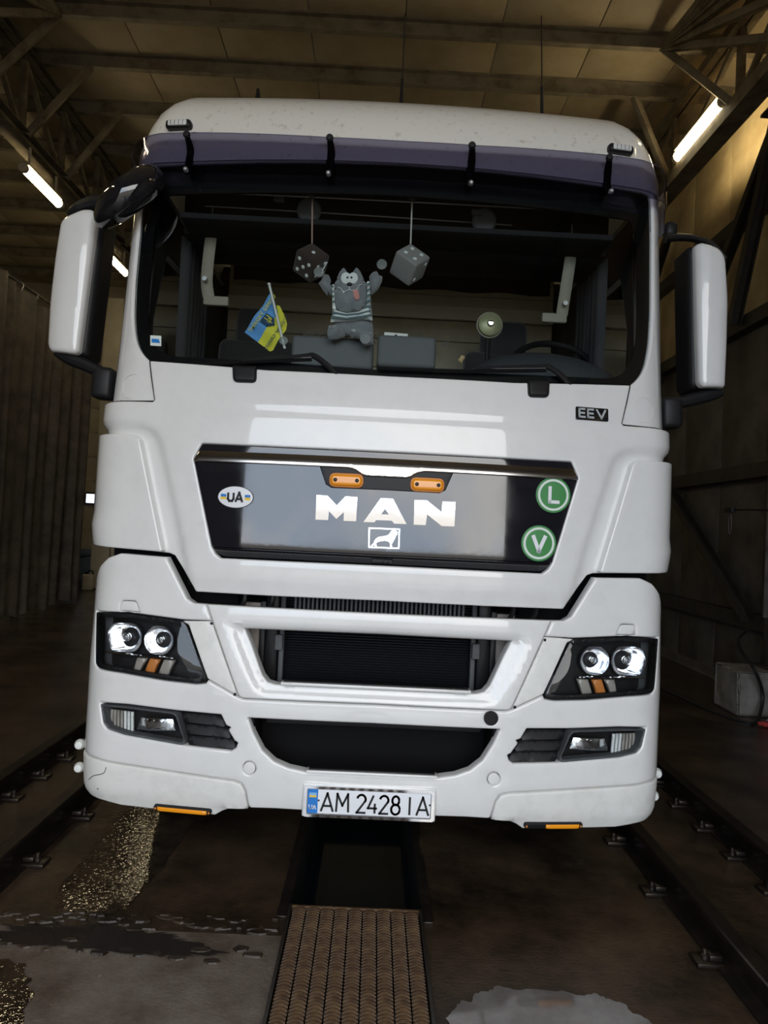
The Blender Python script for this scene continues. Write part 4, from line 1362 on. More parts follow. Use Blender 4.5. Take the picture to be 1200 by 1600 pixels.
# head lamp units
def lamp_unit(s):
    mm = (lambda L: list(L)) if s < 0 else mirror
    name = 'headlight'
    C_ = np.array(head).mean(0)
    bowl = [p for p in head]
    tub = panel('headlight', SB, mm(fillet(bowl, .012, 3)), 'lamp_black', TK, off=-.075, thick=.01, r=0, step=.06, back=False)
    # housing wall
    L = resample(fillet(bowl, .012, 3), .03)
    P0 = SB.P(L[:, 0] * (1 if s < 0 else -1), L[:, 1]); N0 = SB.N(L[:, 0] * (1 if s < 0 else -1), L[:, 1])
    n_ = len(L)
    vs = list(P0 + N0 * .0) + list(P0 - N0 * .08)
    mesh('headlight_wall', vs, [(i, (i + 1) % n_, n_ + (i + 1) % n_, n_ + i) for i in range(n_)], 'grey_plastic', tub)
    inn = inset(bowl, .018)
    panel('headlight_bezel', SB, mm(bowl), 'black', tub, holes=[mm(inn)], off=-.006, thick=.02, r=.003, step=.04)
    # reflectors
    def P3(px, py, off): 
        q = SB.un(px, py, off); q = np.array([q[0] if s < 0 else -q[0], q[1]])
        return SB.P(*q) + off * SB.N(*q)
    for px, py, r_, fl in ((195, 996, .076, .82), (248.5, 1000.5, .064, .95)):
        c0 = P3(px, py, -.03)
        ax = np.array([0, -1.0, 0.04])
        rf = lathe('reflector', [(r_, .0), (r_ * .98, -.003), (r_ * .86, -.022), (r_ * .62, -.042), (r_ * .34, -.054), (r_ * .24, -.056), (r_ * .24, -.03), (r_ * .18, -.028), (0, -.028)], c0, ax, 'silver', tub, seg=32, caps=False)
        for v in rf.data.vertices:       # flattened top and bottom
            dz = v.co.z - c0[2]
            lim = r_ * fl
            if abs(dz) > lim: v.co.z = c0[2] + math.copysign(lim, dz)
        lathe('bulb_ring', [(r_ * .20, -.012), (r_ * .26, -.018), (r_ * .20, -.026)], c0, ax, 'chrome', tub, seg=20, caps=False)
        lathe('bulb', [(0, -.014), (r_ * .09, -.018), (r_ * .11, -.028)], c0, ax, 'steel', tub, seg=14)
    a, b = P3(165, 1019, -.025), P3(271, 1029, -.025)
    tube('chrome_shelf', [a, (a + b) / 2, b], .005, 'chrome', tub, 8)
    for k, (q, m_) in enumerate((([(214, 1028), (229, 1029), (217.5, 1048), (208.5, 1047)], 'beige_lens'), ([(234, 1029), (249, 1031), (240, 1051), (226, 1049)], 'amber_dull'), ([(256, 1031), (272.5, 1032), (262.5, 1054), (247.5, 1052)], 'beige_lens'))):
        L = SB.uns(q, -.03)
        panel('indicator_lens', SB, L if s < 0 else mirror(L), m_, tub, off=-.028, thick=.02, r=.004, step=.02)
    L = SB.uns([(158, 968), (163, 968), (163, 1035), (158, 1033)], -.05)
    panel('headlight_glass', SB, mm(fillet(bowl, .012, 3)), 'lamp_glass', tub, off=-.001, thick=.004, r=.0, step=.05, field=lambda V: .012 * np.clip(dist(V, [np.array(resample(mm(bowl), .03))]) / .12, 0, 1) ** .6)
    # fog lamp and louvres
    fb = fog if s < 0 else mirror(fog)
    P0 = SB.P(np.array(fb)[:, 0], np.array(fb)[:, 1])
    ft = panel('fog_lamp', SB, fb, 'lamp_black', TK, off=-.075, thick=.01, r=0, step=.06)
    lens = SB.uns([(158.5, 1099.5), (200, 1104), (272, 1113), (277, 1117), (290, 1160), (287, 1163.5), (280, 1163), (195, 1147), (170, 1138), (163, 1128)], -.004)
    lens = fillet(lens, .008, 3)
    li = inset(lens, .009)
    panel('fog_bezel', SB, lens if s < 0 else mirror(lens), 'grey_plastic', ft, holes=[li if s < 0 else mirror(li)], off=-.002, thick=.05, r=.003, step=.04)
    L = SB.uns([(221, 1121), (270, 1124), (274, 1142), (213, 1140)], -.035)
    rf = panel('fog_reflector', SB, L if s < 0 else mirror(L), 'silver', ft, off=-.045, thick=.02, r=.003, step=.01, field=lambda V, c_=np.mean(L, 0): -.9 * ((np.abs(V[:, 0]) - abs(c_[0])) ** 2) * 1.5 + .02)
    L = SB.uns([(213, 1140), (220, 1121), (232, 1131), (245, 1128), (258, 1131), (268, 1124), (274, 1142)], -.03)
    for k in range(7):
        x0 = 170 + k * 5.4
        L = SB.uns([(x0, 1109 + k * .7), (x0 + 3.6, 1109.5 + k * .7), (x0 + 3.6, 1141 + k * 1.0), (x0, 1139 + k * 1.0)], -.03)
        panel('turn_rib', SB, L if s < 0 else mirror(L), 'clear_white' if 3 < k else 'beige_lens', ft, off=-.04, thick=.01, r=.002, step=0)
    panel('fog_glass', SB, lens if s < 0 else mirror(lens), 'lamp_glass', ft, off=.001, thick=.004, r=0, step=.05)
    for k in range(3):
        y0 = 1113 + k * 18
        L = SB.uns([(283 + k * 4, y0), (345 + k * 9, y0 + 5), (353 + k * 8.5, y0 + 18), (351 + k * 8, y0 + 22), (288 + k * 4, y0 + 15)], -.02)
        panel('louvre_slat', SB, L if s < 0 else mirror(L), 'black', TK, off=-.030, thick=.02, r=.004, step=.02,
              field=lambda V, zt=L[0][1]: .022 * np.clip((zt - V[:, 1]) / .05, 0, 1))
lamp_unit(-1); lamp_unit(1)

# ---- intakes: radiator, side plates, lower tray
rz0, rz1 = zu_b - .05, SB.un(594, 955)[1] + .16
rad = box('radiator', (0, .30, (rz0 + rz1) / 2), (1.02, .04, rz1 - rz0 + .2), 'radiator_dark', TK)
vs, fs = [], []
nf = 46
for k in range(nf):
    z = rz0 - .02 + (rz1 - rz0) * k / (nf - 1)
    o = len(vs)
    vs += [(-.44, .268, z), (.44, .268, z), (.44, .262, z + .004), (-.44, .262, z + .004), (.44, .276, z + .008), (-.44, .276, z + .008)]
    fs += [(o, o + 1, o + 2, o + 3), (o + 3, o + 2, o + 4, o + 5)]
tag(mesh('cooling_fins', vs, fs, 'radiator', rad, smooth=False), kind='stuff')
for s in (-1, 1):
    box('radiator_tank', (s * .475, .245, (rz0 + rz1) / 2), (.06, .06, rz1 - rz0), 'black', rad, bevel=.015)
    tube('radiator_pipe', [(s * .43, .235, rz0), (s * .43, .235, rz1)], .012, 'grey_plastic', rad, 8)
    box('radiator_bracket', (s * .44, .22, (zu_t + zu_b) / 2 + .03), (.035, .03, .07), 'grey_plastic', rad, bevel=.006)
    box('intake_side_plate', (s * .565, .24, (zu_t + zu_b) / 2), (.09, .02, .40), 'bay_beige', TK)
    box('intake_post', (s * .515, .22, (zu_t + zu_b) / 2), (.025, .03, .42), 'black', TK)
    box('engine_bay_side', (s * .93, .30, 1.25), (.58, .03, .75), 'black_soft', TK)
# upper slot: ribbed cooler seen between hood and bumper
for k in range(40):
    x = -.37 + .019 * k
    tube('cooler_rib', [(x, .175, 1.20), (x, .175, 1.38)], .006, 'grey_plastic', rad, 6)
box('slot_crossbar', (0, .20, 1.335), (1.7, .03, .05), 'black', TK)
for x in (-.50, -.62, .56, .66):
    tube('slot_hose', [(x, .17, 1.20), (x + .03, .16, 1.28), (x - .02, .18, 1.36)], .012, 'black', TK, 6, 4)
# lower intake
box('lower_tray', (0, .30, (zl_t + zl_b) / 2 - .02), (1.2, .03, .52), 'black_soft', TK)
box('lower_crossmember', (0, .20, zl_t - .02), (.95, .08, .09), 'chassis', TK, bevel=.015)
for s in (-1, 1):
    box('lower_side', (s * .52, .18, (zl_t + zl_b) / 2), (.03, .25, .35), 'black_soft', TK)
for z, w in ((zu_b, .395), (zl_b, .27)):
    st = box('intake_step', (0, -.006 if z < .6 else .012, z + .012), (2 * w, .05, .012), 'paint', TK, bevel=.003)
    box('step_grip', (0, -.004 if z < .6 else .014, z + .0195), (2 * w - .02, .034, .008), 'black', st, bevel=.002)

# ---- number plate
pc = (SB.un(478, 1251, .02) + SB.un(675, 1261, .02)) / 2
PZ = pc[1]
PX = pc[0]
PYY = SB.P(0, PZ)[1] - .016
pl_parent = box('plate_backing', (PX, PYY + .012, PZ), (.555, .016, .138), 'paint', TK, bevel=.007)
def rr(w, h, r): return fillet([np.array([-w, -h]), np.array([w, -h]), np.array([w, h]), np.array([-w, h])], r, 4)
class Flat:
    def __init__(self, O, u, v, n): self.O, self.u, self.v, self.n = [np.array(a, float) for a in (O, u, v, n)]
    def P(self, s, z): return self.O + np.asarray(s)[..., None] * self.u + np.asarray(z)[..., None] * self.v
    def N(self, s, z): return np.broadcast_to(self.n, np.asarray(s).shape + (3,))
FP = Flat((PX, PYY, PZ), (1, 0, 0), (0, 0, 1), (0, -1, 0))
plate = panel('number_plate', FP, rr(.259, .054, .006), 'white_print', TK, off=.004, thick=.004, r=.001, step=0)
panel('plate_frame', FP, rr(.270, .063, .012), 'chrome', TK, holes=[rr(.257, .052, .006)], off=.010, thick=.012, r=0, step=0, bseg=.2, angle=20)
panel('plate_border', FP, rr(.2565, .0515, .006), 'black_print', plate, holes=[rr(.2545, .0495, .005)], off=.0048, thick=.001, r=0, step=0)
eu = panel('country_band', FP, [np.array(p) for p in ((-.254, -.049), (-.212, -.049), (-.212, .049), (-.254, .049))], 'blue_print', plate, off=.0050, thick=.001, r=0, step=0)
FRP = ((PX, PYY, PZ), (1, 0, 0), (0, 0, 1), (0, -1, 0))
panel('band_flag', FP, [np.array(p) for p in ((-.248, .016), (-.218, .016), (-.218, .024), (-.248, .024))], 'yellow_print', plate, off=.0056, thick=.001, r=0, step=0)
panel('band_flag', FP, [np.array(p) for p in ((-.248, .024), (-.218, .024), (-.218, .035), (-.248, .035))], mat('pale_blue_print', (.25, .5, .8), .5), plate, off=.0056, thick=.001, r=0, step=0)
strokes('band_letters', [[(-.247, -.014), (-.247, -.026), (-.243, -.031), (-.239, -.031), (-.235, -.026), (-.235, -.014)], [(-.231, -.033), (-.225, -.014), (-.219, -.033)], [(-.229, -.026), (-.221, -.026)]], .0036, FRP, 'white_print', plate, h=.0062)
def arc(cx, cy, rx, ry, a0, a1, n=12): return [(cx + rx * math.cos(math.radians(a0 + (a1 - a0) * k / n)), cy + ry * math.sin(math.radians(a0 + (a1 - a0) * k / n))) for k in range(n + 1)]
H = .037
G = {
    'A': (.050, [[(0, -H), (.025, H), (.050, -H)], [(.009, -.014), (.041, -.014)]]),
    'M': (.050, [[(0, -H), (0.003, H), (.025, -.010), (.047, H), (.050, -H)]]),
    '2': (.036, [arc(.018, H - .018, .017, .018, 170, -20) + [(.0, -H + .001), (.037, -H + .001)]]),
    '4': (.038, [[(.022, H), (0, -.016), (.038, -.016)], [(.028, .004), (.028, -H)]]),
    '8': (.036, [arc(.018, H - .0175, .014, .0175, 0, 360, 18), arc(.018, -H + .020, .0175, .020, 0, 360, 18)]),
    'I': (.0, [[(0, -H), (0, H)]]),
}
def put(ch, x, z):
    w, L = G[ch]
    strokes('plate_character', [[(x + a, z + b) for a, b in l] for l in L], .0088, FRP, 'black_print', plate, h=.0055)
for ch, x in (('A', -.198), ('M', -.135), ('2', -.050), ('4', -.004), ('2', .044), ('8', .092), ('I', .168), ('A', .197)):
    put(ch, x, -.003)
for x in (-.208, .251):
    panel('plate_screw', FP, circle((x, .004), .004, 10), 'black_print', plate, off=.0065, thick=.002, r=.001, step=0)

# ---- white round lamps on stalks beside the bumper ends
for s, P1, P2 in ((-1, (125, 1163), (124, 1199)), (1, (1026, 1208), (1021, 1243))):
    for p in (P1, P2):
        q = hit(*p, 1, .30)
        e = lathe('side_bulb', [(0, .024), (.016, .020), (.024, .006), (.024, -.006), (.018, -.018), (.012, -.024)], q, (0, -1, 0), 'clear_white', TK, seg=18)
        tube('bulb_stalk', [q + np.array([0, .02, 0]), q + np.array([-s * .05, .05, 0]), q + np.array([-s * .10, .05, .0])], .009, 'black', e, 8, 3)

# ---- sun visor with its brackets
SV = Surf(6.0, 1.172, .17, [(3.0, .175), (3.22, .18), (3.36, .19), (3.7, .28)])
VO = .0
vt = [(600, 218.5), (512, 214), (400, 208.5), (287, 206.5), (250, 208), (231, 212)]
vb = [(213, 266), (280, 268.5), (400, 272), (512, 275.5), (600, 279)]
tpts = SV.uns(vt); bpts = SV.uns(vb)
tpts[0] = np.array([0, tpts[0][1]]); bpts[-1] = np.array([0, bpts[-1][1]])
SEV = SV.s_end
z_side = tpts[-1][1]
zl = bpts[0][1]
zdrop = zl - .12
vl = tpts + [np.array([-SEV - .02, z_side - .045]), np.array([-SEV - .16, z_side - .06]), np.array([-SEV - .16, zdrop]), np.array([-SEV + .015, zdrop + .01]), np.array([-SEV + .012, zl])] + bpts[1:]
visor = panel('sun_visor', SV, both(vl), 'visor', TK, off=0, thick=.005, r=0, step=.08, bseg=.05)
# dark lower trim edge of the visor
for px1, px2 in (((291, 209), (290, 266)), ((515, 214), (513, 272)), ((738, 226), (736, 287)), ((953, 245), (955, 300))):
    a, b = SV.un(*px1, .01), SV.un(*px2, .01)
    A, B = SV.P(*a) + .008 * SV.N(*a), SV.P(*b) + .008 * SV.N(*b)
    mid = (A + B) / 2
    vb_ = tube('visor_bracket', [A, A + (B - A) * .25 + np.array([.006, .05, 0]), A + (B - A) * .6 + np.array([.0, .055, 0]), B + np.array([0, .02, 0])], [.012, .018, .020, .014], 'black_soft', TK, 8, 4, squash=.6)
    q = A + np.array([0, -.004, 0])
    lathe('bracket_clip', [(.016, .012), (.017, 0), (.012, -.008), (0, -.009)], A - np.array([0, .0, 0]), (0, 1, 0), 'black', vb_, seg=12)
    lathe('bracket_bolt', [(.011, .010), (.012, -.004), (.007, -.012), (0, -.013)], B + np.array([0, -.002, .004]), (0, 1, 0), 'steel', vb_, seg=12)
# roof marker lamps
for px, py, m_ in ((280, 196, 'clear_white'), (969, 234.5, 'clear_white')):
    y_ = .50
    for _ in range(3):
        q = hit(px, py, 1, y_)
        y_ = float(np.interp(q[2], [p[0] for p in prof], [p[1] for p in prof])) + .09 * (1)
    q = hit(px, py, 1, y_ - .02)
    s_ = np.sign(q[0])
    rot = Matrix.Rotation(s_ * .16, 3, 'Z') @ Matrix.Rotation(-.05, 3, 'X')
    rm = box('roof_marker', q, (.125, .045, .042), 'black', TK, rot, .014, 3)
    n_ = rot @ Vector((0, -1, 0))
    lens = box('marker_lens', Vector(q) + n_ * .022, (.092, .012, .026), m_, rm, rot, .005)
    for k in range(4):
        box('marker_cell', Vector(q) + n_ * .029 + rot @ Vector((-.03 + .02 * k, 0, 0)), (.003, .002, .022), 'steel', rm, rot, .0005)

# ---- wipers
for px0, px1, py0, py1, m_ in ((362, 400, 570, 596, 0), (826, 860, 593, 619.5, 0)):
    c_ = SC.uns([(px0, py0), (px1, py0 + 1), (px1 - 1, py1), (px0 + 1, py1 - 1)], HO + .02)
    panel('wiper_cap', SC, fillet(c_, [.004, .004, .02, .02]), 'black', TK, off=HO + .022, thick=.05, r=.012, step=.02, bseg=.015)
def sp(px, py, off):
    v = SC.un(px, py, off)
    return SC.P(*v) + off * SC.N(*v)
for arm, blade in ((((528, 588), (512, 572), (490, 556), (470, 557), (380, 563)), ((487, 562), (380, 566), (245, 573))), (((893, 606), (878, 588), (857, 573), (840, 573), (740, 576)), ((853, 579), (740, 580), (590, 575)))):
    w = tube('wiper', [sp(*p, .018) for p in arm], [.012, .013, .013, .010, .008], 'black', TK, 8, 4)
    tube('wiper_blade', [sp(*p, .012) for p in blade], .0075, 'black_soft', w, 6, 3)
    tube('wiper_rod', [sp(p[0], p[1] - 4, .022) for p in blade[:2]] , .0035, 'steel', w, 6)

# ---- mirrors
def mirror_housing(s, front, y_f, depth, taper):
    """front: pixel outline of the white shell (in order); y_f distance; black casing behind"""
    pts = [hit(px, py, 1, y_f) for px, py in front]
    loop = [np.array([p[0], p[2]]) for p in pts]
    A = np.array(loop)
    if 0.5 * np.sum(A[:, 0] * np.roll(A[:, 1], -1) - np.roll(A[:, 0], -1) * A[:, 1]) < 0: loop = loop[::-1]
    FL = Flat((0, y_f, 0), (1, 0, 0), (0, 0, 1), (0, -1, 0))
    c_ = np.array(loop).mean(0)
    wd = np.array(loop)[:, 0].max() - np.array(loop)[:, 0].min()
    loop = fillet(loop, .03, 4)
    def bulge(V):
        x = (V[:, 0] - c_[0]) / (wd / 2) * s         # +1 outside
        return -.05 * np.clip(x, 0, 1.2) ** 2 - .035 * np.clip(-x - .35, 0, 1) ** 2
    sh = panel('mirror_shell', FL, loop, 'paint', TK, off=.03, thick=.05, r=.022, step=.02, field=bulge, bseg=.02)
    # black casing: slightly larger at the inner side, set behind
    lp = []
    for p in loop:
        q = np.array(p, float)
        if (q[0] - c_[0]) * s < 0: q[0] -= s * .022
        lp.append(q)
    FL2 = Flat((0, y_f + .05, 0), (1, 0, 0), (0, 0, 1), (0, -1, 0))
    panel('mirror_casing', FL2, [c_ + (p - c_) * [1.0, 1.005] for p in lp], 'black', TK, off=.02, thick=depth, r=.03, step=.03, bseg=.02, back=True)
    return sh, c_
lf = [(95, 345), (131, 329.5), (146, 329), (153, 337), (150, 352), (125.5, 551), (119, 554.5), (78, 549), (70, 537), (74, 466), (84, 400)]
mirror_housing(-1, lf, .40, .16, 0)
rf_ = [(1086, 383), (1094, 379.5), (1121, 390), (1132, 404), (1139, 470), (1138, 540), (1135, 602), (1131, 606), (1095, 606), (1090, 598)]
mirror_housing(1, rf_, .40, .16, 0)
# left: large glossy kerb mirror arm, top cover, lower arm and hinge
ky = .36
pts = [hit(160, 345, 1, .30), hit(176, 326, 1, .24), hit(198, 306, 1, .22), hit(222, 290, 1, .24), hit(240, 277, 1, .30)]
tube('kerb_mirror', pts, [.045, .072, .080, .078, .06], 'black_gloss', TK, 16, 5)
pts = [hit(106, 336, 1, .47), hit(122, 326, 1, .47), hit(145, 319, 1, .47), hit(168, 318, 1, .46), hit(195, 320, 1, .45)]
tube('mirror_arm', pts, [.012, .03, .04, .04, .04], 'black', TK, 10, 4)
def lower_arm(P, s):
    a = tube('mirror_arm', [hit(*p, 1, .44) for p in P], [.018, .032, .032, .028], 'black', TK, 10, 4)
lower_arm([(88, 551), (110, 561), (135, 571), (165, 585)], -1)
lower_arm([(1128, 614), (1105, 619), (1075, 626), (1040, 634)], 1)
for s, c_ in ((-1, (163.5, 600)), (1, (1046, 646))):
    q = hit(*c_, 1, .36)
    box('mirror_hinge', q + np.array([0, .0, 0]), (.094, .10, .148), 'black', TK, Matrix.Rotation(s * -.05, 3, 'Y'), .022, 3)
pts = [hit(1040, 372, 1, .44), hit(1060, 371, 1, .44), hit(1085, 373, 1, .45), hit(1112, 384, 1, .46), hit(1133, 405, 1, .46)]
tube('mirror_arm', pts, [.030, .024, .022, .024, .016], 'black', TK, 10, 4, squash=.75)
box('mirror_hinge', hit(1047, 360, 1, .46), (.06, .06, .075), 'black', TK, None, .02, 3)
# black door-frame edge behind each pillar
for s in (-1, 1):
    x = s * (W_ + .004)
    tube('door_seal', [(x, .62, 2.15), (x, .66, 2.7), (x, .74, 3.2)], .022, 'black_soft', TK, 8, 4)
    lp = [np.array(p) for p in ((.62, 2.2), (.66, 2.75), (.76, 3.18), (1.45, 3.18), (1.45, 2.2))]
    tube('grab_rail', [(s * (W_ + .03), .58, 1.45), (s * (W_ + .05), .58, 1.55), (s * (W_ + .05), .60, 2.0), (s * (W_ + .03), .60, 2.1)], .014, 'black', TK, 8, 4)

# ---- under the cab: chassis, front and rear wheels
for s in (-1, 1):
    i_beam('chassis_rail', (s * .42, .35, .85), (s * .42, 6.0, .85), .08, .26, .012, 'chassis', TK, channel=True)
    box('cab_step', (s * 1.12, .85, .62), (.26, .5, .05), 'chassis', TK, bevel=.01)
    box('fuel_tank', (s * .93, 2.75, .72), (.55, 1.1, .58), 'steel', TK, bevel=.08, seg=4)
    box('front_wheel_arch', (s * 1.04, 1.42, 1.13), (.42, 1.2, .06), 'black', TK, bevel=.02)
for y in (.5, 2.4, 4.2, 5.9):
    box('cross_member', (0, y, .85), (.8, .09, .18), 'chassis', TK)
box('engine_block', (0, 1.25, .95), (.72, 1.3, .55), 'chassis', TK, bevel=.05)
tube('front_axle', [(-.95, 1.42, .5), (-.5, 1.42, .42), (.5, 1.42, .42), (.95, 1.42, .5)], .055, 'chassis', TK, 10, 3)
tube('rear_axle', [(-.9, 4.9, .51), (.9, 4.9, .51)], .09, 'chassis', TK, 10)
def wheel(x, y, s, w=.30):
    t = lathe('wheel', [(.29, -w / 2), (.34, -w / 2 - .01), (.47, -w / 2 + .01), (.50, -w / 2 + .04), (.505, 0), (.50, w / 2 - .04), (.47, w / 2 - .01), (.34, w / 2 + .01), (.29, w / 2)], (x, y, .505), (s, 0, 0), 'tyre', TK, 32)
    lathe('rim', [(.30, w / 2 - .01), (.28, w / 2 - .02), (.26, w / 2 - .10), (.16, w / 2 - .06), (.14, w / 2 - .02), (.12, w / 2 + .03), (0, w / 2 + .04)], (x, y, .505), (s, 0, 0), 'steel', t, 24)
wheel(-1.05, 1.42, -1); wheel(1.05, 1.42, 1)
for s in (-1, 1):
    wheel(s * 1.06, 4.9, s, .27); wheel(s * .74, 4.9, s, .27)
box('fifth_wheel_plate', (0, 4.75, 1.08), (.9, .95, .06), 'chassis', TK, bevel=.02)

# ================================================================== CAB INTERIOR
# dashboard, seats, steering wheel, bunk, grab straps are parts of the truck
dash_prof = [(.20, 2.02), (.21, 2.20), (.34, 2.285), (.55, 2.345), (.74, 2.30), (.80, 1.6)]
vs, fs = [], []
nx = 40
for i in range(nx + 1):
    x = -1.14 + 2.28 * i / nx
    for (y, z) in dash_prof:
        cyv = float(np.interp(abs(x), SC.s, SC.cyy))
        vs.append((x, max(y, .20 + 0) + cyv * .9, z))
n = len(dash_prof)
for i in range(nx):
    for j in range(n - 1):
        fs.append((i * n + j, i * n + j + 1, (i + 1) * n + j + 1, (i + 1) * n + j))
dashb = mesh('dashboard', vs, fs, 'dash', TK)
b = hit(845, 545, 1, .55)
bm = bmesh.new(); bmesh.ops.create_uvsphere(bm, u_segments=24, v_segments=12, radius=1)
for v in bm.verts: v.co = Vector((b[0] + v.co.x * .42, .56 + v.co.y * .20, 2.31 + max(v.co.z, -.2) * .20))
from_bm('instrument_hood', bm, 'dash', dashb, angle=60)
for px0, px1, py0, py1 in ((452, 586, 532, 575), (586, 684, 529, 575)):
    a, b = hit(px0, py1, 1, .40), hit(px1, py0, 1, .40)
    o = box('dash_bin', ((a[0] + b[0]) / 2, .45, (a[2] + b[2]) / 2 + .0), (b[0] - a[0] - .012, .14, b[2] - a[2]), 'dash_light', dashb, Matrix.Rotation(-.10, 3, 'X'), .02, 3)
# steering wheel
swc = hit(868, 562, 1, .80)
ang = math.radians(38)
pts = []
for k in range(37):
    t = 2 * math.pi * k / 36
    pts.append(np.array([swc[0] + .225 * math.cos(t), .82 + .225 * math.sin(t) * math.sin(ang) * 1.0, swc[2] - .05 + .225 * math.sin(t) * math.cos(ang)]))
sw = tube('steering_wheel', pts, .017, 'black', TK, 10)
box('wheel_hub', (swc[0], .83, swc[2] - .06), (.16, .05, .13), 'black', sw, Matrix.Rotation(-ang, 3, 'X'), .02, 3)
for t in (.3, 2.84, 4.71):
    tube('wheel_spoke', [np.array([swc[0], .83, swc[2] - .06]), np.array([swc[0] + .22 * math.cos(t), .82 + .22 * math.sin(t) * math.sin(ang), swc[2] - .05 + .22 * math.sin(t) * math.cos(ang)])], .013, 'black', sw, 8)
# seats
for px, py in ((392, 520), (800, 520)):
    q = hit(px, py, 1, 1.25)
    st = box('seat', (q[0], 1.30, 1.98), (.52, .50, .16), 'seat', TK, bevel=.06, seg=4)
    box('seat_back', (q[0], 1.52, 2.38), (.50, .16, .75), 'seat', st, Matrix.Rotation(-.12, 3, 'X'), .06, 4)
    box('headrest', (q[0], 1.55, 2.84), (.30, .12, .24), 'seat', st, Matrix.Rotation(-.1, 3, 'X'), .055, 4)
    box('seat_base', (q[0], 1.30, 1.56), (.36, .40, .68), 'interior', st, bevel=.03)
# beige rear lining with seams, dark cloth hanging above
def zr(py): return hit(620, py, 1, 2.17)[2]
edges = [404, 435, 458, 476, 497, 530, 575, 640]
for a_, b_, d_ in zip(edges[:-1], edges[1:], (0, 0, 0, .035, 0, 0, 0)):
    z1_, z0_ = zr(a_), zr(b_)
    box('rear_lining_board', (0, 2.19 - d_, (z0_ + z1_) / 2), (2.36, .05, z1_ - z0_ - .005), 'rear_pale' if d_ else 'rear_beige', TK, bevel=.005)
vs, fs = [], []
ztop = 3.30
for i in range(61):
    x = -1.12 + 2.24 * i / 60
    zb_ = zr(400) + .035 * math.sin(x * 3.1 + .6) + .02 * math.sin(x * 8) + .05 * x * x - .02 * x
    for j in range(7):
        t = j / 6
        vs.append((x, 2.02 + .02 * math.sin(x * 14 + 3 * t) + .04 * t, ztop + (zb_ - ztop) * t))
for i in range(60):
    for j in range(6): fs.append((i * 7 + j, (i + 1) * 7 + j, (i + 1) * 7 + j + 1, i * 7 + j + 1))
mesh('bunk_cloth', vs, fs, 'dark_cloth', TK, angle=70)
# bunk, upper locker, rear panels
box('bunk', (0, 1.95, 1.95), (2.2, .55, .14), 'curtain_cab', TK, bevel=.05, seg=3)
box('upper_locker', (0, .86, 3.20), (2.2, .42, .30), 'dark_cloth', TK, bevel=.03)
box('header_shelf', (0, .55, 3.06), (2.1, .25, .03), 'dark_cloth', TK, bevel=.01)
for px, w in ((483, 1), (756, 1)):
    q = hit(px, 330 if px < 600 else 346, 1, .50)
    lathe('visor_lamp', [(0, .0), (.055, .0), (.06, .012), (.05, .02), (0, .022)], q, (0, -1, -.2), 'dash_light', TK, 20)
for px, py in ((436, 312), (745, 332)):
    q = hit(px, py, 1, .45)
    box('ceiling_catch', q, (.05, .02, .025), 'dash_light', TK, bevel=.004)
# curtain rails: thin silver lines across the top
for (a, b) in (((250, 297), (985, 334)), ((320, 322), (800, 352))):
    y_ = .46 if a[1] < 310 else .62
    tube('curtain_rail', [hit(*a, 1, y_), hit((a[0] + b[0]) / 2, (a[1] + b[1]) / 2 - 1, 1, y_ - .04), hit(*b, 1, y_)], .0035, 'steel', TK, 6, 4)
# beige bulkhead straps either side
for P in ([(333, 326), (331, 360), (326, 400), (323, 440), (326, 464)], [(893, 352), (892, 395), (886, 440), (880, 478), (878, 492)]):
    q = [hit(*p, 1, .66) for p in P]
    o = tube('bulkhead_strap', q, .030, 'cab_beige', TK, 8, 4, squash=.35)
    f0 = q[-1]
    s_ = -1 if f0[0] < 0 else 1
    box('strap_foot', f0 + np.array([s_ * -.04, 0, -.02]), (.13, .03, .05), 'cab_beige', o, bevel=.01)
    for k in (1, 3): lathe('strap_bolt', [(.012, 0), (.012, .02), (0, .02)], q[k] - np.array([0, .03, 0]), (0, -1, 0), 'steel', o, 10)
# side curtains hanging in the corners
for s in (-1, 1):
    vs, fs = [], []
    for j in range(9):
        for i in range(41):
            t = i / 40
            vs.append((s * (1.10 + .025 * math.sin(t * 38)), .72 + t * .45 + .02 * math.cos(t * 38), 2.2 + .11 * j))
    for j in range(8):
        for i in range(40): fs.append((j * 41 + i, j * 41 + i + 1, (j + 1) * 41 + i + 1, (j + 1) * 41 + i))
    mesh('side_curtain', vs, fs, 'curtain_cab', TK, angle=70)
# storage net on the dash edge
for k in range(18):
    x0 = 470 + k * 13
    if 585 < x0 < 690: continue
    tube('net_cord', [hit(x0, 518 + k * .7, 1, .62), hit(x0 + 13, 531 + k * .7, 1, .62)], .0022, 'dash_light', TK, 4)
    tube('net_cord', [hit(x0 + 13, 518 + k * .7, 1, .62), hit(x0, 531 + k * .7, 1, .62)], .0022, 'dash_light', TK, 4)

# ================================================================== THINGS INSIDE THE CAB
FRW = lambda O: (np.array(O), np.array([1., 0, 0]), np.array([0, 0, 1.]), np.array([0, -1., 0]))
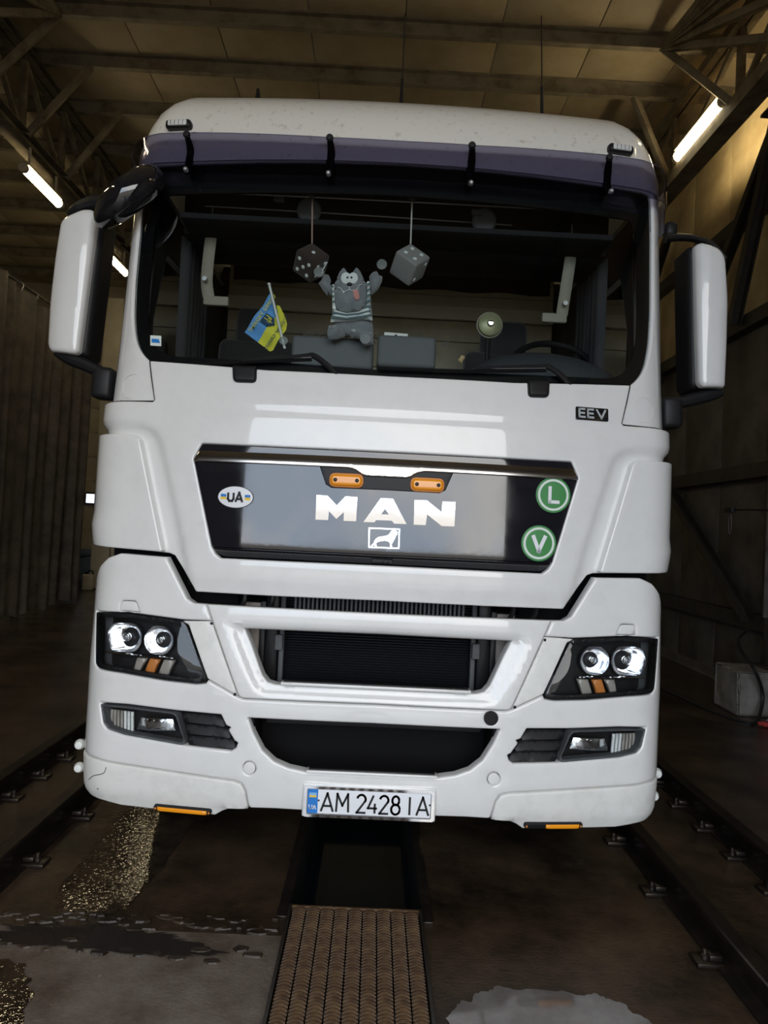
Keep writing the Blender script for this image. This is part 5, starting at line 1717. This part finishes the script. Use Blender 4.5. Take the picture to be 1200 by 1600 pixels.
# fuzzy dice
def die(c_px, hang_px, size, rotz, m, pip_m, cord_m, label, faces, y_):
    c_ = hit(*c_px, 1, y_)
    top = hit(*hang_px, 1, y_)
    t = thing('hanging_die', label, 'dice', tuple(c_), 'dice hanging behind the windscreen')
    e = size / 2
    up = Vector((1, 1, 1)).normalized()
    R0 = up.rotation_difference(Vector((0, 0, 1))).to_matrix()
    n0 = R0 @ Vector((1, 0, 0))
    R = Matrix.Rotation(math.radians(-90 + rotz) - math.atan2(n0.y, n0.x), 3, 'Z') @ R0
    box('die_body', c_, (size,) * 3, m, t, R, size * .10, 4)
    P = {1: [(0, 0)], 2: [(-.25, -.25), (.25, .25)], 3: [(-.25, -.25), (0, 0), (.25, .25)], 4: [(-.22, -.22), (.22, -.22), (.22, .22), (-.22, .22)], 5: [(-.25, -.25), (.25, -.25), (.25, .25), (-.25, .25), (0, 0)], 6: [(-.25, -.25), (-.25, 0), (-.25, .25), (.25, -.25), (.25, 0), (.25, .25)]}
    for ax, sg, nn in faces:
        n_ = Vector((0, 0, 0)); n_[ax] = sg
        u_ = Vector((0, 0, 0)); u_[(ax + 1) % 3] = 1
        v_ = Vector((0, 0, 0)); v_[(ax + 2) % 3] = 1
        for a, b in P[nn]:
            p = Vector(c_) + R @ (n_ * e + (u_ * a + v_ * b) * size)
            lathe('pip', [(0, .004), (size * .07, .003), (size * .085, -.002)], p, tuple(R @ n_), pip_m, t, 12)
    tip = Vector(c_) + Vector((0, 0, size * .866 * .93))
    tube('hang_cord', [tuple(tip), tuple(Vector(top))], .004, cord_m, t, 6)
    lathe('suction_cup', [(.022, 0), (.018, .008), (.006, .014), (.005, .022), (0, .024)], top + np.array([0, -.02, 0]), (0, 1, 0), 'cup', t, 14)
    return R
fdir = []
die((486, 411), (488, 306), .116, 17, 'die_brown', 'plush_white', 'cord_pink', 'dark brown fuzzy die hanging on a pink cord, left of the plush cat', [(0, 1, 1), (1, 1, 2), (2, 1, 3), (0, -1, 6), (1, -1, 5), (2, -1, 4)], .36)
die((640, 414), (644, 312), .124, 17, 'die_grey', 'plush_white', 'cord_white', 'light grey fuzzy die hanging on a white cord, right of the plush cat', [(0, 1, 4), (1, 1, 5), (2, 1, 6), (0, -1, 3), (2, -1, 2)], .36)

# plush cat pressed to the windscreen
cat_o = hit(546, 485, 1, .33)
ct_ = thing('plush_cat', 'grey plush cat toy in a striped shirt with arms raised at the windscreen', 'toy', tuple(cat_o))
SCL = 3.30 / FPX / 4.615        # crop pixel -> metres
rollc, rolls = math.cos(ROLL), math.sin(ROLL)
def cp_(x, y):
    # crop (440,290) scale 4.615
    p = hit(440 + x / 4.615, 290 + y / 4.615, 1, .33)
    return np.array([p[0] - cat_o[0], p[2] - cat_o[2]])
def cpl(L): return [cp_(*p) for p in L]
def ccw(L):
    A = np.array(L)
    return L if np.sum(A[:, 0] * np.roll(A[:, 1], -1) - np.roll(A[:, 0], -1) * A[:, 1]) > 0 else L[::-1]
def O_(dy): return FRW(cat_o + np.array([0, dy, 0]))
body = [(370, 730), (385, 700), (420, 650), (440, 625), (460, 622), (480, 648), (510, 648), (530, 622), (548, 620), (575, 660), (600, 695), (632, 715), (636, 800), (648, 900), (652, 990), (660, 1010), (660, 1140), (600, 1150), (545, 1085), (470, 1075), (400, 1115), (335, 1110), (345, 1050), (372, 990), (372, 850)]
pillow('body', ccw(fillet(cpl(body), .008, 3)), .075, O_(0), 'plush_grey', ct_)
shirt = [(368, 735), (382, 735), (386, 860), (400, 920), (470, 940), (560, 930), (605, 895), (618, 820), (616, 715), (634, 712), (640, 820), (650, 920), (656, 992), (590, 982), (470, 1000), (355, 1002), (372, 940)]
sh_ = pillow('shirt', ccw(fillet(cpl(shirt), .004, 2)), .045, O_(-.040), 'plush_white', ct_, flat=.004)
for L in ([(372, 938), (470, 957), (560, 948), (645, 925), (647, 938), (560, 962), (470, 971), (370, 955)], [(368, 968), (470, 982), (580, 968), (650, 955), (652, 968), (580, 982), (470, 995), (362, 985)],
          [(371, 755), (381, 755), (382, 768), (371, 770)], [(372, 790), (383, 788), (384, 802), (372, 805)], [(373, 825), (384, 823), (386, 838), (373, 842)], [(374, 862), (386, 860), (390, 875), (374, 878)],
          [(617, 740), (635, 736), (636, 752), (618, 758)], [(618, 780), (637, 774), (638, 790), (618, 798)], [(616, 820), (640, 812), (642, 830), (613, 838)], [(610, 862), (644, 850), (647, 868), (604, 882)], [(600, 900), (648, 890), (650, 908), (585, 920)]):
    pillow('shirt_stripe', ccw(cpl(L)), .006, O_(-.066), 'plush_teal', sh_, flat=.001)
head_p = [(384, 742), (420, 690), (470, 670), (520, 670), (580, 700), (612, 730), (612, 840), (600, 890), (555, 925), (470, 935), (405, 915), (388, 850)]
hd_ = pillow('face', ccw(fillet(cpl(head_p), .012, 3)), .055, O_(-.044), 'plush_grey', ct_)
for L in ([(400, 690), (418, 648), (440, 616), (452, 612), (466, 628), (492, 678)], [(502, 678), (522, 632), (538, 612), (550, 614), (570, 640), (596, 700)]):
    pillow('ear', ccw(fillet(cpl(L), .004, 2)), .034, O_(-.034), 'plush_grey', ct_)
for L, th in (([(265, 705), (285, 690), (300, 640), (340, 645), (357, 690), (350, 720), (372, 740), (374, 790), (330, 795), (300, 760)], .05), ([(632, 655), (660, 625), (690, 620), (700, 650), (728, 655), (722, 700), (690, 760), (650, 790), (634, 780), (636, 700)], .05)):
    pillow('arm', ccw(fillet(cpl(L), .006, 3)), th, O_(-.004), 'plush_grey', ct_)
for L in ([(340, 1010), (420, 1020), (450, 1060), (400, 1112), (345, 1118), (330, 1080)], [(470, 1055), (500, 1028), (560, 1040), (585, 1080), (560, 1105), (500, 1100)], [(560, 1060), (650, 1060), (662, 1150), (600, 1165), (565, 1120)]):
    pillow('leg', ccw(fillet(cpl(L), .008, 3)), .06, O_(-.014), 'plush_grey', ct_)
pillow('sole', ccw(circle(cp_(522, 1066), .010 * 1, 18, .75)), .010, O_(-.048), 'plush_light', ct_, step=.006)
for c_, r_ in (((468, 705), .0245), ((520, 705), .0235)):
    e = pillow('eye', ccw(circle(cp_(*c_), r_ * .95, 20, 1.15)), .014, O_(-.072), 'plush_white', hd_, step=.008)
for c_ in ((480, 706), (508, 706)):
    pillow('pupil', ccw(circle(cp_(*c_), .0055, 12)), .006, O_(-.080), 'black_print', hd_, step=0)
pillow('nose', ccw(circle(cp_(494, 750), .013, 16, .65)), .014, O_(-.073), 'black_print', hd_, step=.006)
def stitch(L, r=.0016): tube('mouth_stitch', [cat_o + np.array([cp_(*p)[0], -.074, cp_(*p)[1]]) for p in L], r, 'plush_white', hd_, 5, 3)
stitch([(412, 775), (430, 778), (450, 800), (475, 795), (494, 785)])
stitch([(494, 765), (494, 785), (520, 795), (550, 780), (565, 755), (580, 752)])
stitch([(445, 797), (452, 812), (457, 798)])
pillow('tongue', ccw(fillet(cpl([(516, 788), (552, 786), (566, 840), (558, 860), (535, 862), (525, 840)]), .008, 3)), .014, O_(-.075), 'plush_pink', hd_)
for p in ((275, 650), (722, 595), (605, 1125)):
    q = cp_(*p)
    lathe('suction_cup', [(.0, -.002), (.024, 0), (.020, .008), (.008, .013), (.006, .026), (0, .027)], cat_o + np.array([q[0], -.05, q[1]]), (0, 1, 0), 'cup', ct_, 16)
tube('suction_hook', [cat_o + np.array([cp_(300, 640)[0], -.05, cp_(300, 640)[1]]), cat_o + np.array([cp_(335, 585)[0], -.06, cp_(335, 585)[1]])], .0025, 'plush_white', ct_, 5)

# little flag on a stick
fo_ = hit(420, 500, 1, .31)
fg = thing('desk_flag', 'small blue and yellow flag on a white stick behind the windscreen', 'flag', tuple(fo_))
tube('flag_stick', [hit(421, 446, 1, .315), hit(445, 545, 1, .315)], .0058, 'white_plastic', fg, 8)
lathe('stick_tip', [(0, -.008), (.008, -.004), (.008, .004), (0, .008)], hit(420.5, 444, 1, .315), (0, 0, 1), 'white_plastic', fg, 10)
def fpt(px, py):
    p = hit(px, py, 1, .33); return np.array([p[0] - fo_[0], p[2] - fo_[2]])
class Cloth(Flat):
    def P(self, s, z):
        p = super().P(s, z)
        w = .010 * np.sin((np.asarray(s) * .8 + np.asarray(z)) * 38)
        return p + w[..., None] * np.array([0, 1., 0])
FC = Cloth((fo_[0], .335, fo_[2]), (1, 0, 0), (0, 0, 1), (0, -1, 0))
panel('flag_blue_half', FC, ccw([fpt(*p) for p in ((423, 457), (381.5, 518), (402, 533.5), (434, 488))]), 'flag_blue', fg, off=0, thick=.002, r=0, step=.012, bseg=.012, back=True)
panel('flag_yellow_half', FC, ccw([fpt(*p) for p in ((402, 533.5), (421, 548), (426, 546), (446, 515), (448, 505), (445, 494), (437, 478), (432, 477), (434, 488))]), 'flag_yellow', fg, off=0, thick=.002, r=0, step=.012, bseg=.012, back=True)
d_ = fpt(423, 457) - fpt(381.5, 518); d_ /= np.linalg.norm(d_)
n2 = np.array([-d_[1], d_[0]])
def tfr(px, py, mirrored=True):
    p = fpt(px, py)
    u_ = np.array([-d_[0], 0, -d_[1]]) ; v_ = np.array([n2[0], 0, n2[1]])
    return (np.array([fo_[0] + p[0], .335 - .014, fo_[2] + p[1]]), u_, v_, np.array([0, -1., 0]))
text_obj('flag_text', 'Слава Україні!', .030, tfr(410, 490), 'flag_yellow', fg)
text_obj('flag_text', 'Героям слава!', .026, tfr(432, 520), 'flag_navy', fg)
cs = fpt(419.5, 501.5)
def loc(a, b): 
    q = cs + d_ * a + n2 * b; return q
panel('flag_shield', FC, ccw([loc(-.026, .028), loc(.026, .028), loc(.026, -.014), loc(0, -.036), loc(-.026, -.014)]), 'flag_navy', fg, off=.0125, thick=.001, r=0, step=0)
frs = (np.array([fo_[0] + cs[0], .335 - .015, fo_[2] + cs[1]]), np.array([d_[0], 0, d_[1]]), np.array([n2[0], 0, n2[1]]), np.array([0, -1., 0]))
strokes('flag_trident', [[(-.016, .020), (-.016, -.010), (.016, -.010), (.016, .020)], [(0, .022), (0, -.022)], [(-.009, .006), (-.009, -.010)], [(.009, .006), (.009, -.010)]], .0038, frs, 'flag_yellow', fg)
lathe('suction_cup', [(0, -.002), (.020, 0), (.016, .008), (.006, .014), (0, .016)], hit(443, 532, 1, .30), (0, 1, 0), 'cup', fg, 16)

# card on the dashboard, small fan, tag
q = hit(618.5, 527, 1, .42)
cd = thing('toll_card', 'small white plastic card standing on the dashboard right of the plush cat', 'card', tuple(q))
box('card_body', q, (.115, .016, .040), 'white_plastic', cd, Matrix.Rotation(.02, 3, 'Y'), .004)
box('card_print', q + np.array([0, -.009, .008]), (.012, .003, .006), 'black_print', cd, None, .0008)
box('card_print', q + np.array([.03, -.009, -.002]), (.026, .003, .010), 'white_print', cd, None, .0008)
box('card_print', q + np.array([-.035, -.009, -.002]), (.008, .003, .007), 'green_print', cd, None, .0008)
q = hit(765, 508, 1, .60)
fn = thing('dash_fan', 'round olive dashboard fan beside the steering wheel', 'fan', tuple(q + np.array([0, 0, -.12])))
tg_ = lathe('fan_guard', [(.055, .02), (.062, .0), (.058, -.018), (.042, -.026), (.018, -.030), (.016, -.036), (0, -.038)], q, (0, 1, 0), 'brass', fn, 28)
lathe('fan_hub', [(.016, -.036), (.012, -.046), (0, -.047)], q, (0, 1, 0), 'chrome', fn, 16)
tube('fan_stand', [q + np.array([0, .02, -.05]), q + np.array([0, .03, -.10]), np.array([q[0], q[1] + .03, 2.38])], .012, 'black', fn, 8)
lathe('fan_ring', [(.064, .003), (.067, 0), (.064, -.003)], q, (0, 1, 0), 'cab_beige', fn, 28)
box('fan_base', (q[0], q[1] + .03, 2.385), (.12, .09, .045), 'black', fn, None, .015)
q = hit(721, 561, 1, .36)
nut = thing('paper_scrap', 'tiny crumpled tan paper scrap on the dashboard below the fan', 'paper', tuple(q))
bm = bmesh.new(); bmesh.ops.create_icosphere(bm, subdivisions=2, radius=.016)
for v in bm.verts: v.co = Vector(q) + Vector((v.co.x * .9 + .006 * math.sin(v.co.z * 200), v.co.y, v.co.z * 1.15)) * random.uniform(.8, 1.1)
from_bm('paper_wad', bm, mat('tan_paper', (.62, .46, .24), .8), nut)
